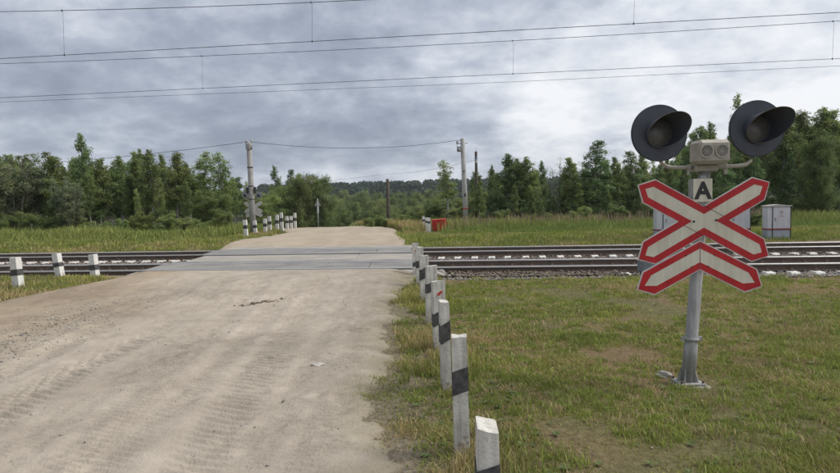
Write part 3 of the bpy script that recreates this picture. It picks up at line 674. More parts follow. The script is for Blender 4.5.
# red box beyond the rails
root = tag(empty('red_bin', (2.0, 32.4, .02), R(-8), ), 'faded red metal box in the grass right of the road beyond the rails', 'metal box')
b = MB(); b.box((0, 0, .27), (.70, .5, .54), bevel=.02, jitter=.015); b.build('body', M['redbox'], root)
b = MB(); b.box((-.01, 0, .575), (.76, .56, .06), M=Matrix.Rotation(R(-3), 4, 'Y'), bevel=.015, jitter=.01); b.build('lid', M['redbox'], root)
b = MB()
for xx in (-.2, .1): b.box((xx, -.262, .27), (.03, .02, .46))
b.build('rib', M['redbox'], root)
root = tag(empty('concrete_stub', (2.5, 32.5, .0), R(12)), 'brown stub of a broken block lying beside the red box', 'block')
b = MB(); b.box((0, 0, .12), (.34, .3, .26), bevel=.03, jitter=.02, taper=.9); b.build('block', M['rust'], root)

# ------------------------------------------------------------------ poles and line wires
def pole(name, x, y, h, r0_, r1_, m, label, lean=0.0, z0=None):
    z0 = float(gz(np.array([x]), np.array([y]))[0]) if z0 is None else z0
    root = tag(empty(name, (x, y, z0)), label, 'utility pole'); root.rotation_euler.y = lean
    b = MB(); b.tube([(0, 0, -.3), (0, 0, h*.5), (0, 0, h-.05), (0, 0, h)], [r0_, (r0_+r1_)/2, r1_, r1_*.8], 16); b.build('shaft', M[m], root); return root
pr = pole('concrete_pole', 3.83, 36.2, 5.25, .165, .125, 'polewhite', 'whitewashed concrete pole with a thin red band right of the road', R(-1.3))
b = MB(); b.tube([(0, 0, 1.07), (0, 0, 1.13)], .165, 16); b.build('red_band', M['redmark'], pr)
b = MB(); b.box((-.22, -.05, 4.62), (.26, .22, .30), bevel=.03); b.tube([(-.1, 0, 4.7), (0, 0, 4.72)], .03, 8); b.tube([(-.22, -.12, 4.62), (-.30, -.28, 4.52)], [.06, .10], 12); b.build('lamp_unit', M['pole'], pr)
b = MB(); b.box((0, -.15, 1.9), (.09, .03, .16)); b.box((-.02, -.155, 3.3), (.06, .03, .1)); b.build('plate', M['dark'], pr)
b = MB(); b.tube([(-.35, 0, 4.95), (.3, 0, 4.95)], .025, 8); b.tube([(-.33, 0, 4.95), (-.33, 0, 5.12)], .045, 8); b.build('crosspiece', M['pole'], pr)
b = MB(); b.tube([(0, -.05, 5.2), (-.28, -.05, 5.05), (-.36, -.02, 4.8), (-.25, -.05, 4.72)], .012, 5); b.build('cable_loop', M['wire'], pr)
pl_ = pole('concrete_pole', -8.0, 33.1, 4.98, .165, .13, 'polegrey', 'grey concrete pole behind the first white posts left of the road', R(-.6))
b = MB(); b.tube([(0, 0, 4.6), (0, 0, 4.92)], .18, 12); b.box((.0, -.2, 4.72), (.2, .1, .3), bevel=.02); b.build('terminal_box', M['pole'], pl_)
b = MB()
for sx in (-1, 1): b.tube([(sx*.13, 0, 4.92), (sx*.13, 0, 5.15)], [.05, .03], 8)
b.tube([(-.2, 0, 4.98), (.2, 0, 4.98)], .02, 8)
b.build('insulator', M['galv'], pl_)
b = MB()
for zz in (1.9, 2.6, 3.6): b.tube([(0, 0, zz), (0, 0, zz+.05)], .16, 12)
b.build('strap', M['dark'], pl_)
b = MB(); b.box((-.2, -.05, 2.4), (.1, .16, .35), bevel=.01); b.build('side_box', M['dark'], pl_); b = MB(); b.box((.22, -.05, 2.4), (.1, .16, .35), bevel=.01); b.build('side_box', M['dark'], pl_)
pb = pole('wooden_pole', -1.35, 63, 6.1, .20, .16, 'wood', 'short dark wooden pole in the valley behind the leafy clump', 0)
b = MB(); b.box((.35, -.1, 1.9), (.3, .2, .35), bevel=.03); b.tube([(0, 0, 1.9), (.3, -.1, 1.9)], .03, 6); b.build('side_lamp', M['galv'], pb)
pt = pole('mast_pole', 5.9, 47.5, 5.75, .15, .10, 'wood', 'thin brown mast with a pale head behind the whitewashed pole', 0)
b = MB(); b.tube([(0, 0, 5.6), (0, 0, 5.9), (.0, 0, 6.35)], [.02, .02, .012], 8); b.box((.02, -.1, 5.05), (.16, .08, .42), bevel=.02); b.build('pale_head', M['white'], pt)
b = MB(); b.box((.0, -.16, 5.25), (.13, .06, .16), bevel=.01); b.build('blue_plate', M['blue'], pt)

def wire(name, a, b_, sag, rad, m='wire', n=24, parent=None):
    a, b_ = Vector(a), Vector(b_); pts = [a.lerp(b_, i/n)-Vector((0, 0, 4*sag*(i/n)*(1-i/n))) for i in range(n+1)]
    b = MB(); b.tube(pts, rad, 6, caps=False); return b.build(name, M[m], parent), pts
o, _ = wire('line_wire', (-8.0, 33.1, 5.0), (3.7, 36.2, 5.18), .42, .011); tag(o, 'thin sagging wire strung between the two concrete line poles', 'wire')
o, _ = wire('line_wire', (-60, 52, 7.3), (-8.1, 33.1, 5.0), 1.5, .012, n=40); tag(o, 'thin wire running from the left line pole over the left trees', 'wire')
o, _ = wire('line_wire', (-1.35, 63, 4.4), (5.9, 47.5, 4.7), .25, .010); tag(o, 'faint wire between the wooden pole and the brown mast', 'wire')
o, _ = wire('line_wire', (-30, 68, 3.2), (-1.35, 63, 4.4), .4, .010); tag(o, 'faint wire from the wooden pole towards the rounded willows', 'wire')

# overhead line of each track
def overhead(q, zc_, zm, drops, label, zm_at=None, second=None):
    root = tag(empty('overhead_line', (0, 0, 0)), label, 'overhead line', 'overhead lines above the tracks')
    def line(name, zf, rad, dq=0.0, s0=-48, s1=46, m='wire'):
        n = 60; b = MB(); b.tube([rp_(s0+(s1-s0)*i/n, q+dq, zf(s0+(s1-s0)*i/n)) for i in range(n+1)], rad, 6, caps=False); return b.build(name, M[m], root)
    line('contact_wire', zc_, .0070); line('messenger_wire', zm, .0075)
    if second: line('second_contact_wire', second, .0052, .12)
    for s_ in drops:
        b = MB(); b.tube([rp_(s_, q, zc_(s_)), rp_(s_+.03, q, zm(s_))], .0032, 5)
        for zz in (zc_(s_), zm(s_)): b.box(rp_(s_, q, zz), (.022, .022, .045))
        b.build('dropper', M['wire'], root)
def s_of(px_t, q): return None
def track_s(tanx, q): y_ = q/(.1459*tanx+.9893); return (tanx*y_-NN.x*q)/T.x
tn = lambda p: (p-401)/610
overhead(15.0, lambda s: 5.68-.000*s, lambda s: 6.58+.0022*(s-1)**2*.75, [track_s(tn(p), 15.0) for p in (79, 318, 636, 900)], 'nearer overhead catenary wires crossing high above the near track')
overhead(19.28, lambda s: 5.50, lambda s: 6.50+.0012*(s+1)**2*.5, [track_s(tn(p), 19.28) for p in (-60, 210, 515, 838)], 'farther overhead catenary wires above the far track, lower of the two pairs',
         second=lambda s: 5.28+.006*np.clip(-s, 0, 30)+.004*np.clip(s-2, 0, 30))

# warning triangle seen from behind
wx, wy = -9.25, 68.0; wz = float(gz(np.array([wx]), np.array([wy]))[0])
root = tag(empty('warning_sign', (wx, wy, wz)), 'grey triangular road sign seen from behind in front of the rounded willows', 'road sign')
hz = -wz
b = MB(); b.tube([(0, 0, -.2), (0, 0, hz+2.1)], .05, 10); b.build('post', M['galv'], root)
b = MB(); b.prism([(-.38, 0), (.38, 0), (0, .74)], .02, Matrix.Translation((0, 0, hz+1.25))); b.build('triangle_plate', M['galv'], root)
b = MB(); b.box((0, .03, hz+.85), (.22, .02, .75)); b.build('lower_plate', M['white'], root)

# ------------------------------------------------------------------ foliage
def rand_dirs(n):
    v = rng.normal(size=(n, 3)); return v/np.linalg.norm(v, axis=1)[:, None]
def leaves(cent, size, cols, droop=.3):
    """diamond leaf sprays of two triangles (one quad) with random facing"""
    n = len(cent); a = rand_dirs(n); a[:, 2] = a[:, 2]*.6-droop; a /= np.linalg.norm(a, axis=1)[:, None]
    b = np.cross(a, rand_dirs(n)); b /= np.linalg.norm(b, axis=1)[:, None]+1e-9; s = size[:, None]
    V = np.stack([cent-a*s, cent+b*s*.55, cent+a*s, cent-b*s*.55], 1).reshape(-1, 3)
    return V, np.arange(4*n).reshape(-1, 4), np.repeat(cols, 4, 0)
GREEN = {'conif': (.165, .225, .09), 'mid': (.215, .268, .098), 'dark': (.13, .19, .085), 'light': (.265, .33, .115), 'grey': (.255, .305, .165), 'yellow': (.34, .38, .11)}
def tree_meshes(kind, seed):
    """returns (trunk mesh, crown mesh) of a tree about 8 m tall, base at z = 0"""
    global rng
    rng = np.random.default_rng(seed); rr = random.Random(seed)
    Hh = 8.0; b = MB(); cl = []   # clusters: centre, radius, count
    spiky = kind in ('birch', 'aspen')
    cfg = dict(birch=(1, .10, .34, 1.0, 1.35, 62), aspen=(1, .11, .36, .95, 1.55, 66), cone=(1, .11, .10, 1.0, 1.8, 84), thin=(1, .08, .42, 1.0, .75, 30), willow=(6, .055, .28, .9, 1.6, 14), broad=(2, .13, .06, .92, 2.5, 52), bare=(2, .07, .45, .95, .9, 14), bush=(4, .04, .03, .9, 1.6, 12))[kind]
    ns, r_, c0, _, wid, nl = cfg
    for st in range(ns):
        if ns == 1: top = Vector((rr.uniform(-.3, .3), rr.uniform(-.3, .3), Hh)); base = Vector((0, 0, -.15))
        else:
            a = 6.28*st/ns+rr.uniform(-.4, .4); sp = {'willow': 1.9, 'broad': .9, 'bare': .6, 'bush': 1.6}[kind]
            top = Vector((math.cos(a)*sp*rr.uniform(.5, 1), math.sin(a)*sp*rr.uniform(.5, 1), Hh*rr.uniform(.72, 1))); base = Vector((math.cos(a)*.15, math.sin(a)*.15, -.15))
        pts = []; K = 8
        for i in range(K+1):
            t = i/K; p = base.lerp(top, t) + Vector((math.sin(t*4+st)*.10, math.cos(t*3.3+seed)*.10, 0))*t*1.3
            if ns > 1: p.x = base.x+(top.x-base.x)*t**1.3; p.y = base.y+(top.y-base.y)*t**1.3
            pts.append(p)
        b.tube(pts, [r_*(1-.88*i/K)+.008 for i in range(K+1)], 7)
        for j in range(nl):
            t = c0 + (1-c0)*(j+rr.random())/nl; i = min(int(t*K), K-1); p = pts[i].lerp(pts[i+1], t*K-i); u_ = (t-c0)/(1-c0)
            if kind == 'cone': ln = wid*(1-u_)**.85*rr.uniform(.65, 1.1)+.12
            elif kind == 'broad': ln = wid*math.sqrt(max(0, 1-(1.35*u_-.45)**2))*rr.uniform(.5, 1.05)+.2
            elif spiky: ln = wid*(1.15*(1-u_)**.75*min(1, .35+3*u_))*rr.uniform(.5, 1.2)+.12
            else: ln = wid*(math.sin(math.pi*min(1, .16+.84*u_))**.7)*rr.uniform(.45, 1.15)+.15
            a = rr.uniform(0, 6.28); rise = rr.uniform(.5, 1.3) if kind != 'cone' else rr.uniform(.1, .6)
            d = Vector((math.cos(a), math.sin(a), rise)).normalized(); e = p+d*ln
            b.tube([p, p.lerp(e, .55)+Vector((0, 0, .05*ln)), e], [.026*(1-u_)+.009, .014, .005], 4, caps=False)
            nc = 2 if ln < .7 else 3
            for c_ in range(nc):
                q = p.lerp(e, .42+.58*(c_+rr.random())/nc); cl.append((q+Vector((rr.uniform(-.15, .15),)*2+(rr.uniform(-.2, .2),)), rr.uniform(.20, .44)*(1.3 if kind in ('broad', 'bush') else 1-.45*u_), 1))
    bmesh.ops.recalc_face_normals(b.b, faces=b.b.faces[:]); tm = bpy.data.meshes.new('trunk'); b.b.to_mesh(tm); b.b.free()
    tm.materials.append(M['birch'] if kind in ('birch', 'thin', 'aspen') else M['bark'])
    dens = dict(birch=105, aspen=108, cone=100, thin=95, willow=110, broad=105, bare=18, bush=150)[kind]
    Cn, Sz, Co = [], [], []
    tone = np.array(GREEN[dict(birch='mid', aspen='mid', cone='conif', thin='light', willow='grey', broad='mid', bare='grey', bush='light')[kind]])
    for q, rad, _ in cl:
        n = int(dens*(rad/.33)**1.7*rr.uniform(.6, 1.3)); off = rng.normal(size=(n, 3))*rad*.55; off[:, 2] *= .85
        Cn.append(np.array(q)[None]+off); Sz.append(rng.uniform(.040, .088, n)); k = rr.uniform(.68, 1.3); hv = np.array([rr.uniform(.88, 1.08), 1, rr.uniform(.85, 1.15)])
        Co.append(tone*k*hv*rng.uniform(.8, 1.25, (n, 1)))
    Cn, Sz, Co = np.concatenate(Cn), np.concatenate(Sz), np.concatenate(Co)
    V, Fc, Cc = leaves(Cn, Sz, Co); cm = mesh_np('crown', V, Fc, 4, M['leaf'], Cc)
    return tm, cm
LIB = {}
for k, n in (('birch', 3), ('aspen', 3), ('cone', 2), ('thin', 2), ('willow', 2), ('broad', 3), ('bare', 1), ('bush', 3)):
    LIB[k] = [tree_meshes(k, 100+17*i+hash_) for hash_, i in [(sum(map(ord, k)), j) for j in range(n)]]
rng = np.random.default_rng(5)
def tree(kind, name, x, y, h, label, cat='tree', group=None, wide=1.0, z=None):
    tm, cm = random.choice(LIB[kind]); z0 = float(gz(np.array([x]), np.array([y]))[0]) if z is None else z
    root = tag(empty(name, (x, y, z0), random.uniform(0, 6.28)), label, cat, group); s_ = h/8.0; root.scale = (s_*wide*random.uniform(.92, 1.1), s_*wide*random.uniform(.92, 1.1), s_)
    link('trunk' if cat == 'tree' else 'stem', tm, root); link('crown' if cat == 'tree' else 'foliage', cm, root); return root
def at(px_, d): return (px_-401)/610*d
def top_h(px_, py_, d, x): hor = 200-.0231*(px_-401); return (hor-py_)/610*d + 1.7 - float(gz(np.array([x]), np.array([d]))[0])

# trees one can name: (bearing, top, distance, kind, name, label, width)
SPEC = [
 (3, 153, 47, 'aspen', 'aspen_tree', 'bushy green tree cut by the left edge of the view', 1.1),
 (24, 149, 46, 'willow', 'willow_tree', 'many-stemmed pale willow with bare grey stems at the far left', 1.15),
 (45, 152, 48, 'willow', 'willow_tree', 'second many-stemmed willow, rounder and darker, left forest edge', 1.0),
 (66, 158, 47, 'aspen', 'aspen_tree', 'leafy tree just left of the tall spire-topped tree', 1.0),
 (88, 135, 47, 'cone', 'spire_tree', 'tallest spire-topped tree of the left forest edge', .72),
 (76, 180, 44, 'willow', 'willow_shrub', 'low pale shrub with bare stems under the spire-topped tree', 1.0),
 (105, 160, 47, 'birch', 'birch_tree', 'yellowish green birch just right of the spire-topped tree', 1.0),
 (125, 158, 48, 'aspen', 'aspen_tree', 'dark narrow tree in the middle of the left forest edge', 1.0),
 (139, 160, 49, 'birch', 'birch_tree', 'slender tree left of the pair of tall narrow crowns', .9),
 (156, 152, 48, 'aspen', 'aspen_tree', 'tall narrow crown, first of the pair left of the thin birches', .95),
 (180, 154, 49, 'birch', 'birch_tree', 'tall narrow crown, second of the pair left of the thin birches', .9),
 (192, 163, 50, 'aspen', 'aspen_tree', 'lower tree beside the first thin birch', .8),
 (204, 152, 49, 'thin', 'thin_birch', 'thin birch with a small crown standing clear, left of two', 1.0),
 (227, 154, 49, 'thin', 'thin_birch', 'thin birch with a small crown standing clear, next to the line pole', 1.0),
 (215, 188, 46, 'bush', 'bush', 'low bushy tree between the two thin birches', 1.3),
 (238, 178, 50, 'birch', 'birch_tree', 'small birch just left of the grey line pole', 1.1),
 (262, 190, 50, 'bush', 'bush', 'yellow green bush behind the white posts', 1.2),
 (277, 166, 72, 'cone', 'spire_tree', 'narrow spire-topped tree at the left end of the rounded willows', 1.0),
 (291, 170, 72, 'cone', 'spire_tree', 'second narrow top rising from the rounded willows', 1.0),
 (300, 174, 73, 'birch', 'birch_tree', 'third narrow top rising from the rounded willows', 1.1),
 (284, 186, 68, 'broad', 'broad_willow', 'dark broad tree at the left of the rounded willow clump', 1.0),
 (302, 181, 69, 'broad', 'broad_willow', 'middle broad tree of the rounded willow clump', 1.15),
 (318, 181, 70, 'broad', 'broad_willow', 'pale rounded willow at the right of the clump beside the valley', 1.15),
 (448, 161, 46, 'thin', 'thin_aspen', 'thin aspen standing alone left of the whitewashed pole', 1.05),
 (507, 154, 49, 'cone', 'spire_tree', 'spiky top at the left end of the right forest', .9),
 (518, 160, 50, 'aspen', 'aspen_tree', 'leafy crown beside the spiky top of the right forest', 1.0),
 (530, 158, 49, 'aspen', 'aspen_tree', 'rounded crown in the left part of the right forest', 1.0),
 (557, 156, 50, 'bare', 'bare_tree', 'nearly bare twiggy tree among the right forest', 1.0),
 (573, 158, 49, 'birch', 'birch_tree', 'birch beside the nearly bare twiggy tree', 1.0),
 (595, 141, 48, 'cone', 'spire_tree', 'tall cone-shaped tree rising over the right forest, left of the signal', 1.05),
 (606, 160, 50, 'birch', 'birch_tree', 'lower birch touching the tall cone-shaped tree', .9),
 (620, 163, 48, 'birch', 'birch_tree', 'slim birch between the cone-shaped tree and the signal', .9),
 (636, 151, 49, 'cone', 'spire_tree', 'pointed tree just left of the left lamp head', .9),
 (699, 128, 50, 'aspen', 'aspen_tree', 'leafy tree showing between the two lamp heads, left one', 1.0),
 (718, 122, 51, 'cone', 'spire_tree', 'pointed tree showing between the two lamp heads, right one', .9),
 (745, 95, 53, 'thin', 'thin_birch', 'tall thin top poking out above the right lamp head', .9),
 (790, 116, 50, 'aspen', 'aspen_tree', 'dark tree just right of the right lamp hood', 1.1),
 (806, 112, 51, 'birch', 'birch_tree', 'dark tall birch behind the yellow green tree', 1.0),
 (824, 109, 50, 'aspen', 'aspen_tree', 'dark tall tree near the right edge of the view', 1.1),
 (840, 110, 49, 'birch', 'birch_tree', 'dark tree cut by the right edge of the view', 1.1),
 (822, 142, 39, 'broad', 'pale_tree', 'yellow green tree in front of the dark wood at the right', .62),
]
for p_, t_, d, kind, nm, lab, wd in SPEC:
    if d < 60 and (p_ < 236 or p_ > 500): d = d*.74 if d > 40 else 31.5
    x_ = at(p_, d); h_ = top_h(p_, t_, d, x_)
    tree(kind, nm, x_, d, h_/1.02, lab, wide=wd*7.6/h_ if kind in ('cone', 'thin') else wd*min(1.3, 7.0/h_), cat='bush' if 'bush' == nm or 'shrub' in nm else 'tree')
# the unnamed rest of both forests
GL, GR = 'trees making up the left forest', 'trees making up the right forest'
def wood_label(kind, row, side):
    d_ = dict(birch='young birch with a pale stem', aspen='full-leaved narrow tree with a pale stem', cone='dark cone-shaped tree', thin='thin pale-stemmed tree with a small crown', willow='many-stemmed greyish willow')[kind]
    return d_+(' in the front row', ' in the second row', ' in the middle', ' towards the back', ' at the very back')[row]+' of the %s wood' % side
def skyline(px_, left):
    xp = [-80, 0, 30, 60, 88, 120, 150, 190, 215, 240, 262] if left else [470, 500, 530, 560, 600, 640, 680, 720, 760, 800, 840, 900]
    yp = [149, 153, 155, 159, 157, 162, 156, 159, 180, 180, 188] if left else [178, 162, 163, 166, 160, 160, 142, 132, 124, 119, 114, 110]
    return float(np.interp(px_, xp, yp))
for row, (d0, n_, ex) in enumerate(((34, 13, 16), (37.5, 18, 9), (42, 24, 3), (48, 24, 0), (56, 20, 0))):
    for i in range(n_):
        p_ = -75+(300 if row < 2 else 330)*(i+random.uniform(.1, .9))/n_; d = d0+random.uniform(-1.5, 1.5); x_ = at(p_, d)
        K_ = random.choice(['birch', 'aspen', 'birch', 'aspen', 'willow', 'thin', 'cone']); tree(K_, 'forest_tree', x_, d, top_h(p_, skyline(p_, True)+ex+random.uniform(-4, 19), d, x_), wood_label(K_, row, 'left'), group=GL, wide=random.uniform(.8, 1.05))
for row, (d0, n_, ex) in enumerate(((35, 17, 17), (38.5, 24, 8), (43, 26, 3), (49, 26, 0), (57, 24, 0))):
    for i in range(n_):
        p_ = (498 if row < 2 else 468)+(430 if row < 2 else 450)*(i+random.uniform(.1, .9))/n_; d = d0+random.uniform(-1.5, 1.5); x_ = at(p_, d)
        K_ = random.choice(['birch', 'aspen', 'cone', 'birch', 'cone', 'thin' if row > 0 else 'birch']); tree(K_, 'forest_tree', x_, d, top_h(p_, skyline(p_, False)+ex+random.uniform(-5, 18), d, x_), wood_label(K_, row, 'right'), group=GR, wide=random.uniform(.75, 1.0))
# shrubs at the forest foot
GB = 'shrubs at the foot of the forests'
for i in range(20):
    p_ = -60+300*(i+random.random())/20; d = random.uniform(31.5, 33.5); x_ = at(p_, d); tree('bush', 'shrub', x_, d, random.uniform(.8, 1.6), 'small shrub at the foot of the left wood', 'shrub', GB+' left', wide=1.5)
for i in range(18):
    p_ = 500+360*(i+random.random())/18; d = random.uniform(31.5, 33.5); x_ = at(p_, d); tree('bush', 'shrub', x_, d, random.uniform(.8, 1.6), 'small shrub at the foot of the right wood', 'shrub', GB+' right', wide=1.5)
for p_, t_, d, lab in ((430, 203, 50, 'olive bush behind the red box'), (415, 211, 46, 'small bush left of the red box at the road end'), (440, 198, 50, 'mid green bush behind the thin aspen'), (462, 196, 48, 'bush behind the foot of the whitewashed pole'), (478, 190, 44, 'tall bush around the brown mast'), (492, 185, 49, 'leafy bush at the left end of the right wood'),
                       (455, 206, 42, 'low leafy bush in front of the thin aspen'), (484, 212, 39.5, 'light green bush right of the whitewashed pole'), (185, 217, 31, 'pale rounded grass green bush left of the first white posts'), (205, 220, 32, 'smaller bush left of the first white posts'), (796, 222, 30, 'leafy weed clump right of the lone cabinet'), (760, 212, 27, 'yellow green leafy plant between the two right cabinets')):
    x_ = at(p_, d); h_ = top_h(p_, t_, d, x_); tree('bush', 'bush', x_, d, h_, lab, 'bush', wide=max(.9, min(2.4, 3.2/h_)))
for i in range(9):
    p_ = 366+4.6*i; d = random.uniform(37.5, 41); x_ = at(p_, d); tree('bush', 'weed_clump', x_, d, random.uniform(.55, .85), 'low leafy weed clump at the end of the road before the valley', 'weeds', 'leafy weeds where the road bends away', wide=1.9)
# valley trees between the road end and the far ridge
GV = 'rounded trees in the valley beyond the road'
for row, (d0, n_, tp) in enumerate(((98, 16, 211), (120, 18, 206), (150, 20, 202), (185, 22, 198), (230, 22, 195))):
    for i in range(n_):
        p_ = 285+230*(i+random.random())/n_; d = d0+random.uniform(-8, 8); x_ = at(p_, d); h_ = top_h(p_, tp+random.uniform(-4, 5), d, x_)
        tree('broad', 'valley_tree', x_, d, max(4, h_), 'rounded green tree down in the valley behind the road', group=GV, wide=.85)

# far wooded ridge: one mass of crowns
n = 5200; rng = np.random.default_rng(21)
dd = rng.uniform(270, 760, n)**1.0; aa = rng.uniform(-.62, .62, n); Px = aa*dd; Py = dd; Pz = gz(Px, Py)
fld = vnoise(Px, Py, 90, 4, 2) > .66
Px, Py, Pz = Px[~fld], Py[~fld], Pz[~fld]; n = len(Px)
K = 34; hh = rng.uniform(7, 13, n); ww = rng.uniform(2.6, 4.6, n)
dirs = rand_dirs(n*K).reshape(n, K, 3); dirs[:, :, 2] = np.abs(dirs[:, :, 2])*1.0-.25
cent = np.stack([Px, Py, Pz+hh*.5], 1)[:, None, :] + dirs*np.stack([ww, ww, hh*.5], 1)[:, None, :]*rng.uniform(.75, 1.05, (n, K, 1))
tone = (np.array([.042, .068, .036])*rng.uniform(.7, 1.3, (n, 1)))[:, None, :]*rng.uniform(.8, 1.2, (n, K, 1))
V, Fc, Cc = leaves(cent.reshape(-1, 3), rng.uniform(1.0, 2.0, n*K), tone.reshape(-1, 3), .1)
tag(link('far_forest', mesh_np('far_forest', V, Fc, 4, M['farleaf'], Cc)), 'dark wooded ridge on the horizon beyond the valley', kind='stuff')

# ------------------------------------------------------------------ grass
def blades(name, X, Y, H, Wd, cols, bend=.5, zf=gz, label=None):
    n = len(X); Z = zf(X, Y)-.01; th = rng.uniform(0, 6.28, n); ld = rng.uniform(0, 6.28, n); b = bend*rng.uniform(.15, 1.0, n)*H
    wx_, wy_ = np.cos(th)*Wd/2, np.sin(th)*Wd/2; bx, by = np.cos(ld)*b, np.sin(ld)*b
    B0 = np.stack([X-wx_, Y-wy_, Z], 1); B1 = np.stack([X+wx_, Y+wy_, Z], 1)
    M0 = np.stack([X-wx_*.75+bx*.35, Y-wy_*.75+by*.35, Z+H*.6], 1); M1 = np.stack([X+wx_*.75+bx*.35, Y+wy_*.75+by*.35, Z+H*.6], 1)
    Tp = np.stack([X+bx, Y+by, Z+H*(1-.25*rng.random(n))], 1)
    V = np.stack([B0, B1, M0, M1, Tp], 1).reshape(-1, 3); i = 5*np.arange(n)[:, None, None]
    Fc = (np.array([(0, 1, 3), (0, 3, 2), (2, 3, 4)])[None]+i).reshape(-1, 3)
    return tag(link(name, mesh_np(name, V, Fc, 3, M['grass'], np.repeat(cols*1.6, 5, 0))), label, kind='stuff')
def gcol(x, y, dry0=.415):
    g = vnoise(x, y, 1.1, 0, 4); k = smooth(dry0-.14, dry0+.16, g+rng.uniform(-.24, .24, len(x)))[:, None]
    h = smooth(.35, .7, vnoise(x, y, .5, 3, 3))[:, None]
    green = np.array([.14, .165, .038])*(1-h)+np.array([.205, .215, .050])*h; dry = np.array([.30, .235, .12])
    return (dry*(1-k)+green*k)*rng.uniform(.7, 1.3, (len(x), 1))
# near right verge
def near_patch(name, n, x0, x1, y0, y1, hs, wd, zf=gz, mask=None, p=1.0, label=None):
    y_ = y0+(y1-y0)*rng.random(n)**p; x_ = rng.uniform(x0, x1, n)
    dn = smooth(.36, .60, .5*vnoise(x_, y_, 1.3, 5, 4)+.5*vnoise(x_, y_, .34, 1, 3)); keep = rng.random(n) < (.16+1.0*dn)
    if mask is not None: keep &= mask(x_, y_)
    x_, y_ = x_[keep], y_[keep]; tall = smooth(.45, .75, vnoise(x_, y_, .55, 6, 3))
    H_ = hs*rng.uniform(.45, 1.1, len(x_))*(.65+1.2*tall); W_ = wd*rng.uniform(.7, 1.3, len(x_))*(1+.10*np.maximum(y_-4, 0))
    return blades(name, x_, y_, H_, W_, gcol(x_, y_), 1.0, zf, label)
right_mask = lambda x, y: (x > edge_r(y)+.02-.55*rng.random(len(x))**2.2) & (q_of(x, y) < np.where(x < 5.0, 13.95, 13.3)-.5*rng.random(len(x))**2) & (x < .72*y+1.5)
near_patch('grass', 190000, -.45, 4.9, 3.0, 7.2, .044, .0052, mask=right_mask, label='short patchy grass of the near right verge')
near_patch('grass', 210000, -.4, 11.5, 7.0, 13.9, .050, .0065, mask=right_mask, label='short grass between the crossing sign and the rails')
# rank tufts along the posts
n = 26000; y_ = rng.uniform(2.8, 13.2, n); x_ = .26+rng.normal(0, .24, n)+.1*(rng.random(n)); k = (vnoise(x_, y_, .6, 7, 3) > .44) & (x_ > edge_r(y_)+.02)
x_, y_ = x_[k], y_[k]; blades('tall_grass', x_, y_, rng.uniform(.05, .17, len(x_)), rng.uniform(.004, .0075, len(x_))*(1+.08*y_), gcol(x_, y_, .40)*.95, .7, label='taller grass growing round the right guide posts')
n0 = 9500; cy = 3.0+10*rng.random(n0)**1.35; cx = rng.uniform(-.2, 1, n0)*(.62*cy+1.6); k = (cx > edge_r(cy)+.08) & (vnoise(cx, cy, 1.3, 5, 4) > .40) & (q_of(cx, cy) < 12.9); cx, cy = cx[k], cy[k]; n0 = len(cx); m_ = 22
hh = np.repeat(rng.uniform(.03, .085, n0)*(1+.5*(rng.random(n0) < .06)), m_); x_ = np.repeat(cx, m_)+rng.normal(0, .035, n0*m_); y_ = np.repeat(cy, m_)+rng.normal(0, .035, n0*m_)
tc_ = np.repeat(np.where(rng.random((n0, 1)) < .80, np.array([[.165, .195, .045]]), np.array([[.27, .215, .12]]))*rng.uniform(.8, 1.25, (n0, 1)), m_, 0)
blades('grass_tufts', x_, y_, hh*rng.uniform(.4, 1.1, len(x_)), rng.uniform(.005, .0095, len(x_))*(1+.09*np.maximum(y_-4, 0)), tc_*rng.uniform(.8, 1.2, (len(x_), 1)), .9, label='separate tufts of grass in the near right verge')
# left verge with the three white posts
lm = lambda x, y: (x < edge_l(y)-.02+.15*rng.random(len(x))) & (q_of(x, y) < 13.35) & (q_of(x, y) > 9)
n = 42000; x_ = rng.uniform(-12.5, -6.2, n); y_ = rng.uniform(10, 17.8, n); k = lm(x_, y_); x_, y_ = x_[k], y_[k]
blades('grass', x_, y_, rng.uniform(.05, .14, len(x_)), rng.uniform(.009, .017, len(x_)), gcol(x_, y_, .38), .7, label='grass round the three white posts left of the road')
# bank and field beyond the tracks: mown low, then tall
def farmask(x, y): return ~((x > .9) & (x < 3.0) & (y > 27.5) & (y < 32.3) & (rng.random(len(x)) < .93)) & (np.abs(x-far_mid(y)) > far_half(y)-.1+.5*(rng.random(len(x))-.5)) & (q_of(x, y) > 21.35)
n = 150000; d_ = 20+12*rng.random(n)**.9; x_ = rng.uniform(-.78, .80, n)*d_; y_ = d_; k = farmask(x_, y_); x_, y_ = x_[k], y_[k]
c = gcol(x_, y_, .30)*np.array([.95, 1.0, .95]); blades('grass', x_, y_, rng.uniform(.06, .17, len(x_)), rng.uniform(.018, .034, len(x_)), c, .7, label='low grass on the bank beyond the far track')
n = 120000; d_ = 26.5+19*rng.random(n)**1.7; x_ = rng.uniform(-.80, .82, n)*d_; y_ = d_; k = farmask(x_, y_) & ((x_ < -8.3-.0*y_) | (x_ > 1.8)) ; x_, y_ = x_[k], y_[k]
hN = smooth(.3, .7, vnoise(x_, y_, 3.0, 2, 3)); ramp_ = smooth(26.6, 29, y_)*(1-.35*smooth(32, 36, y_))
c = (np.array([.135, .175, .045])*(1-hN[:, None])+np.array([.185, .205, .06])*hN[:, None])*rng.uniform(.75, 1.25, (len(x_), 1))
blades('tall_grass', x_, y_, (.18+.55*ramp_*(.6+.6*hN))*rng.uniform(.6, 1.1, len(x_)), rng.uniform(.03, .055, len(x_)), c, .45, label='tall lush grass in front of both woods')
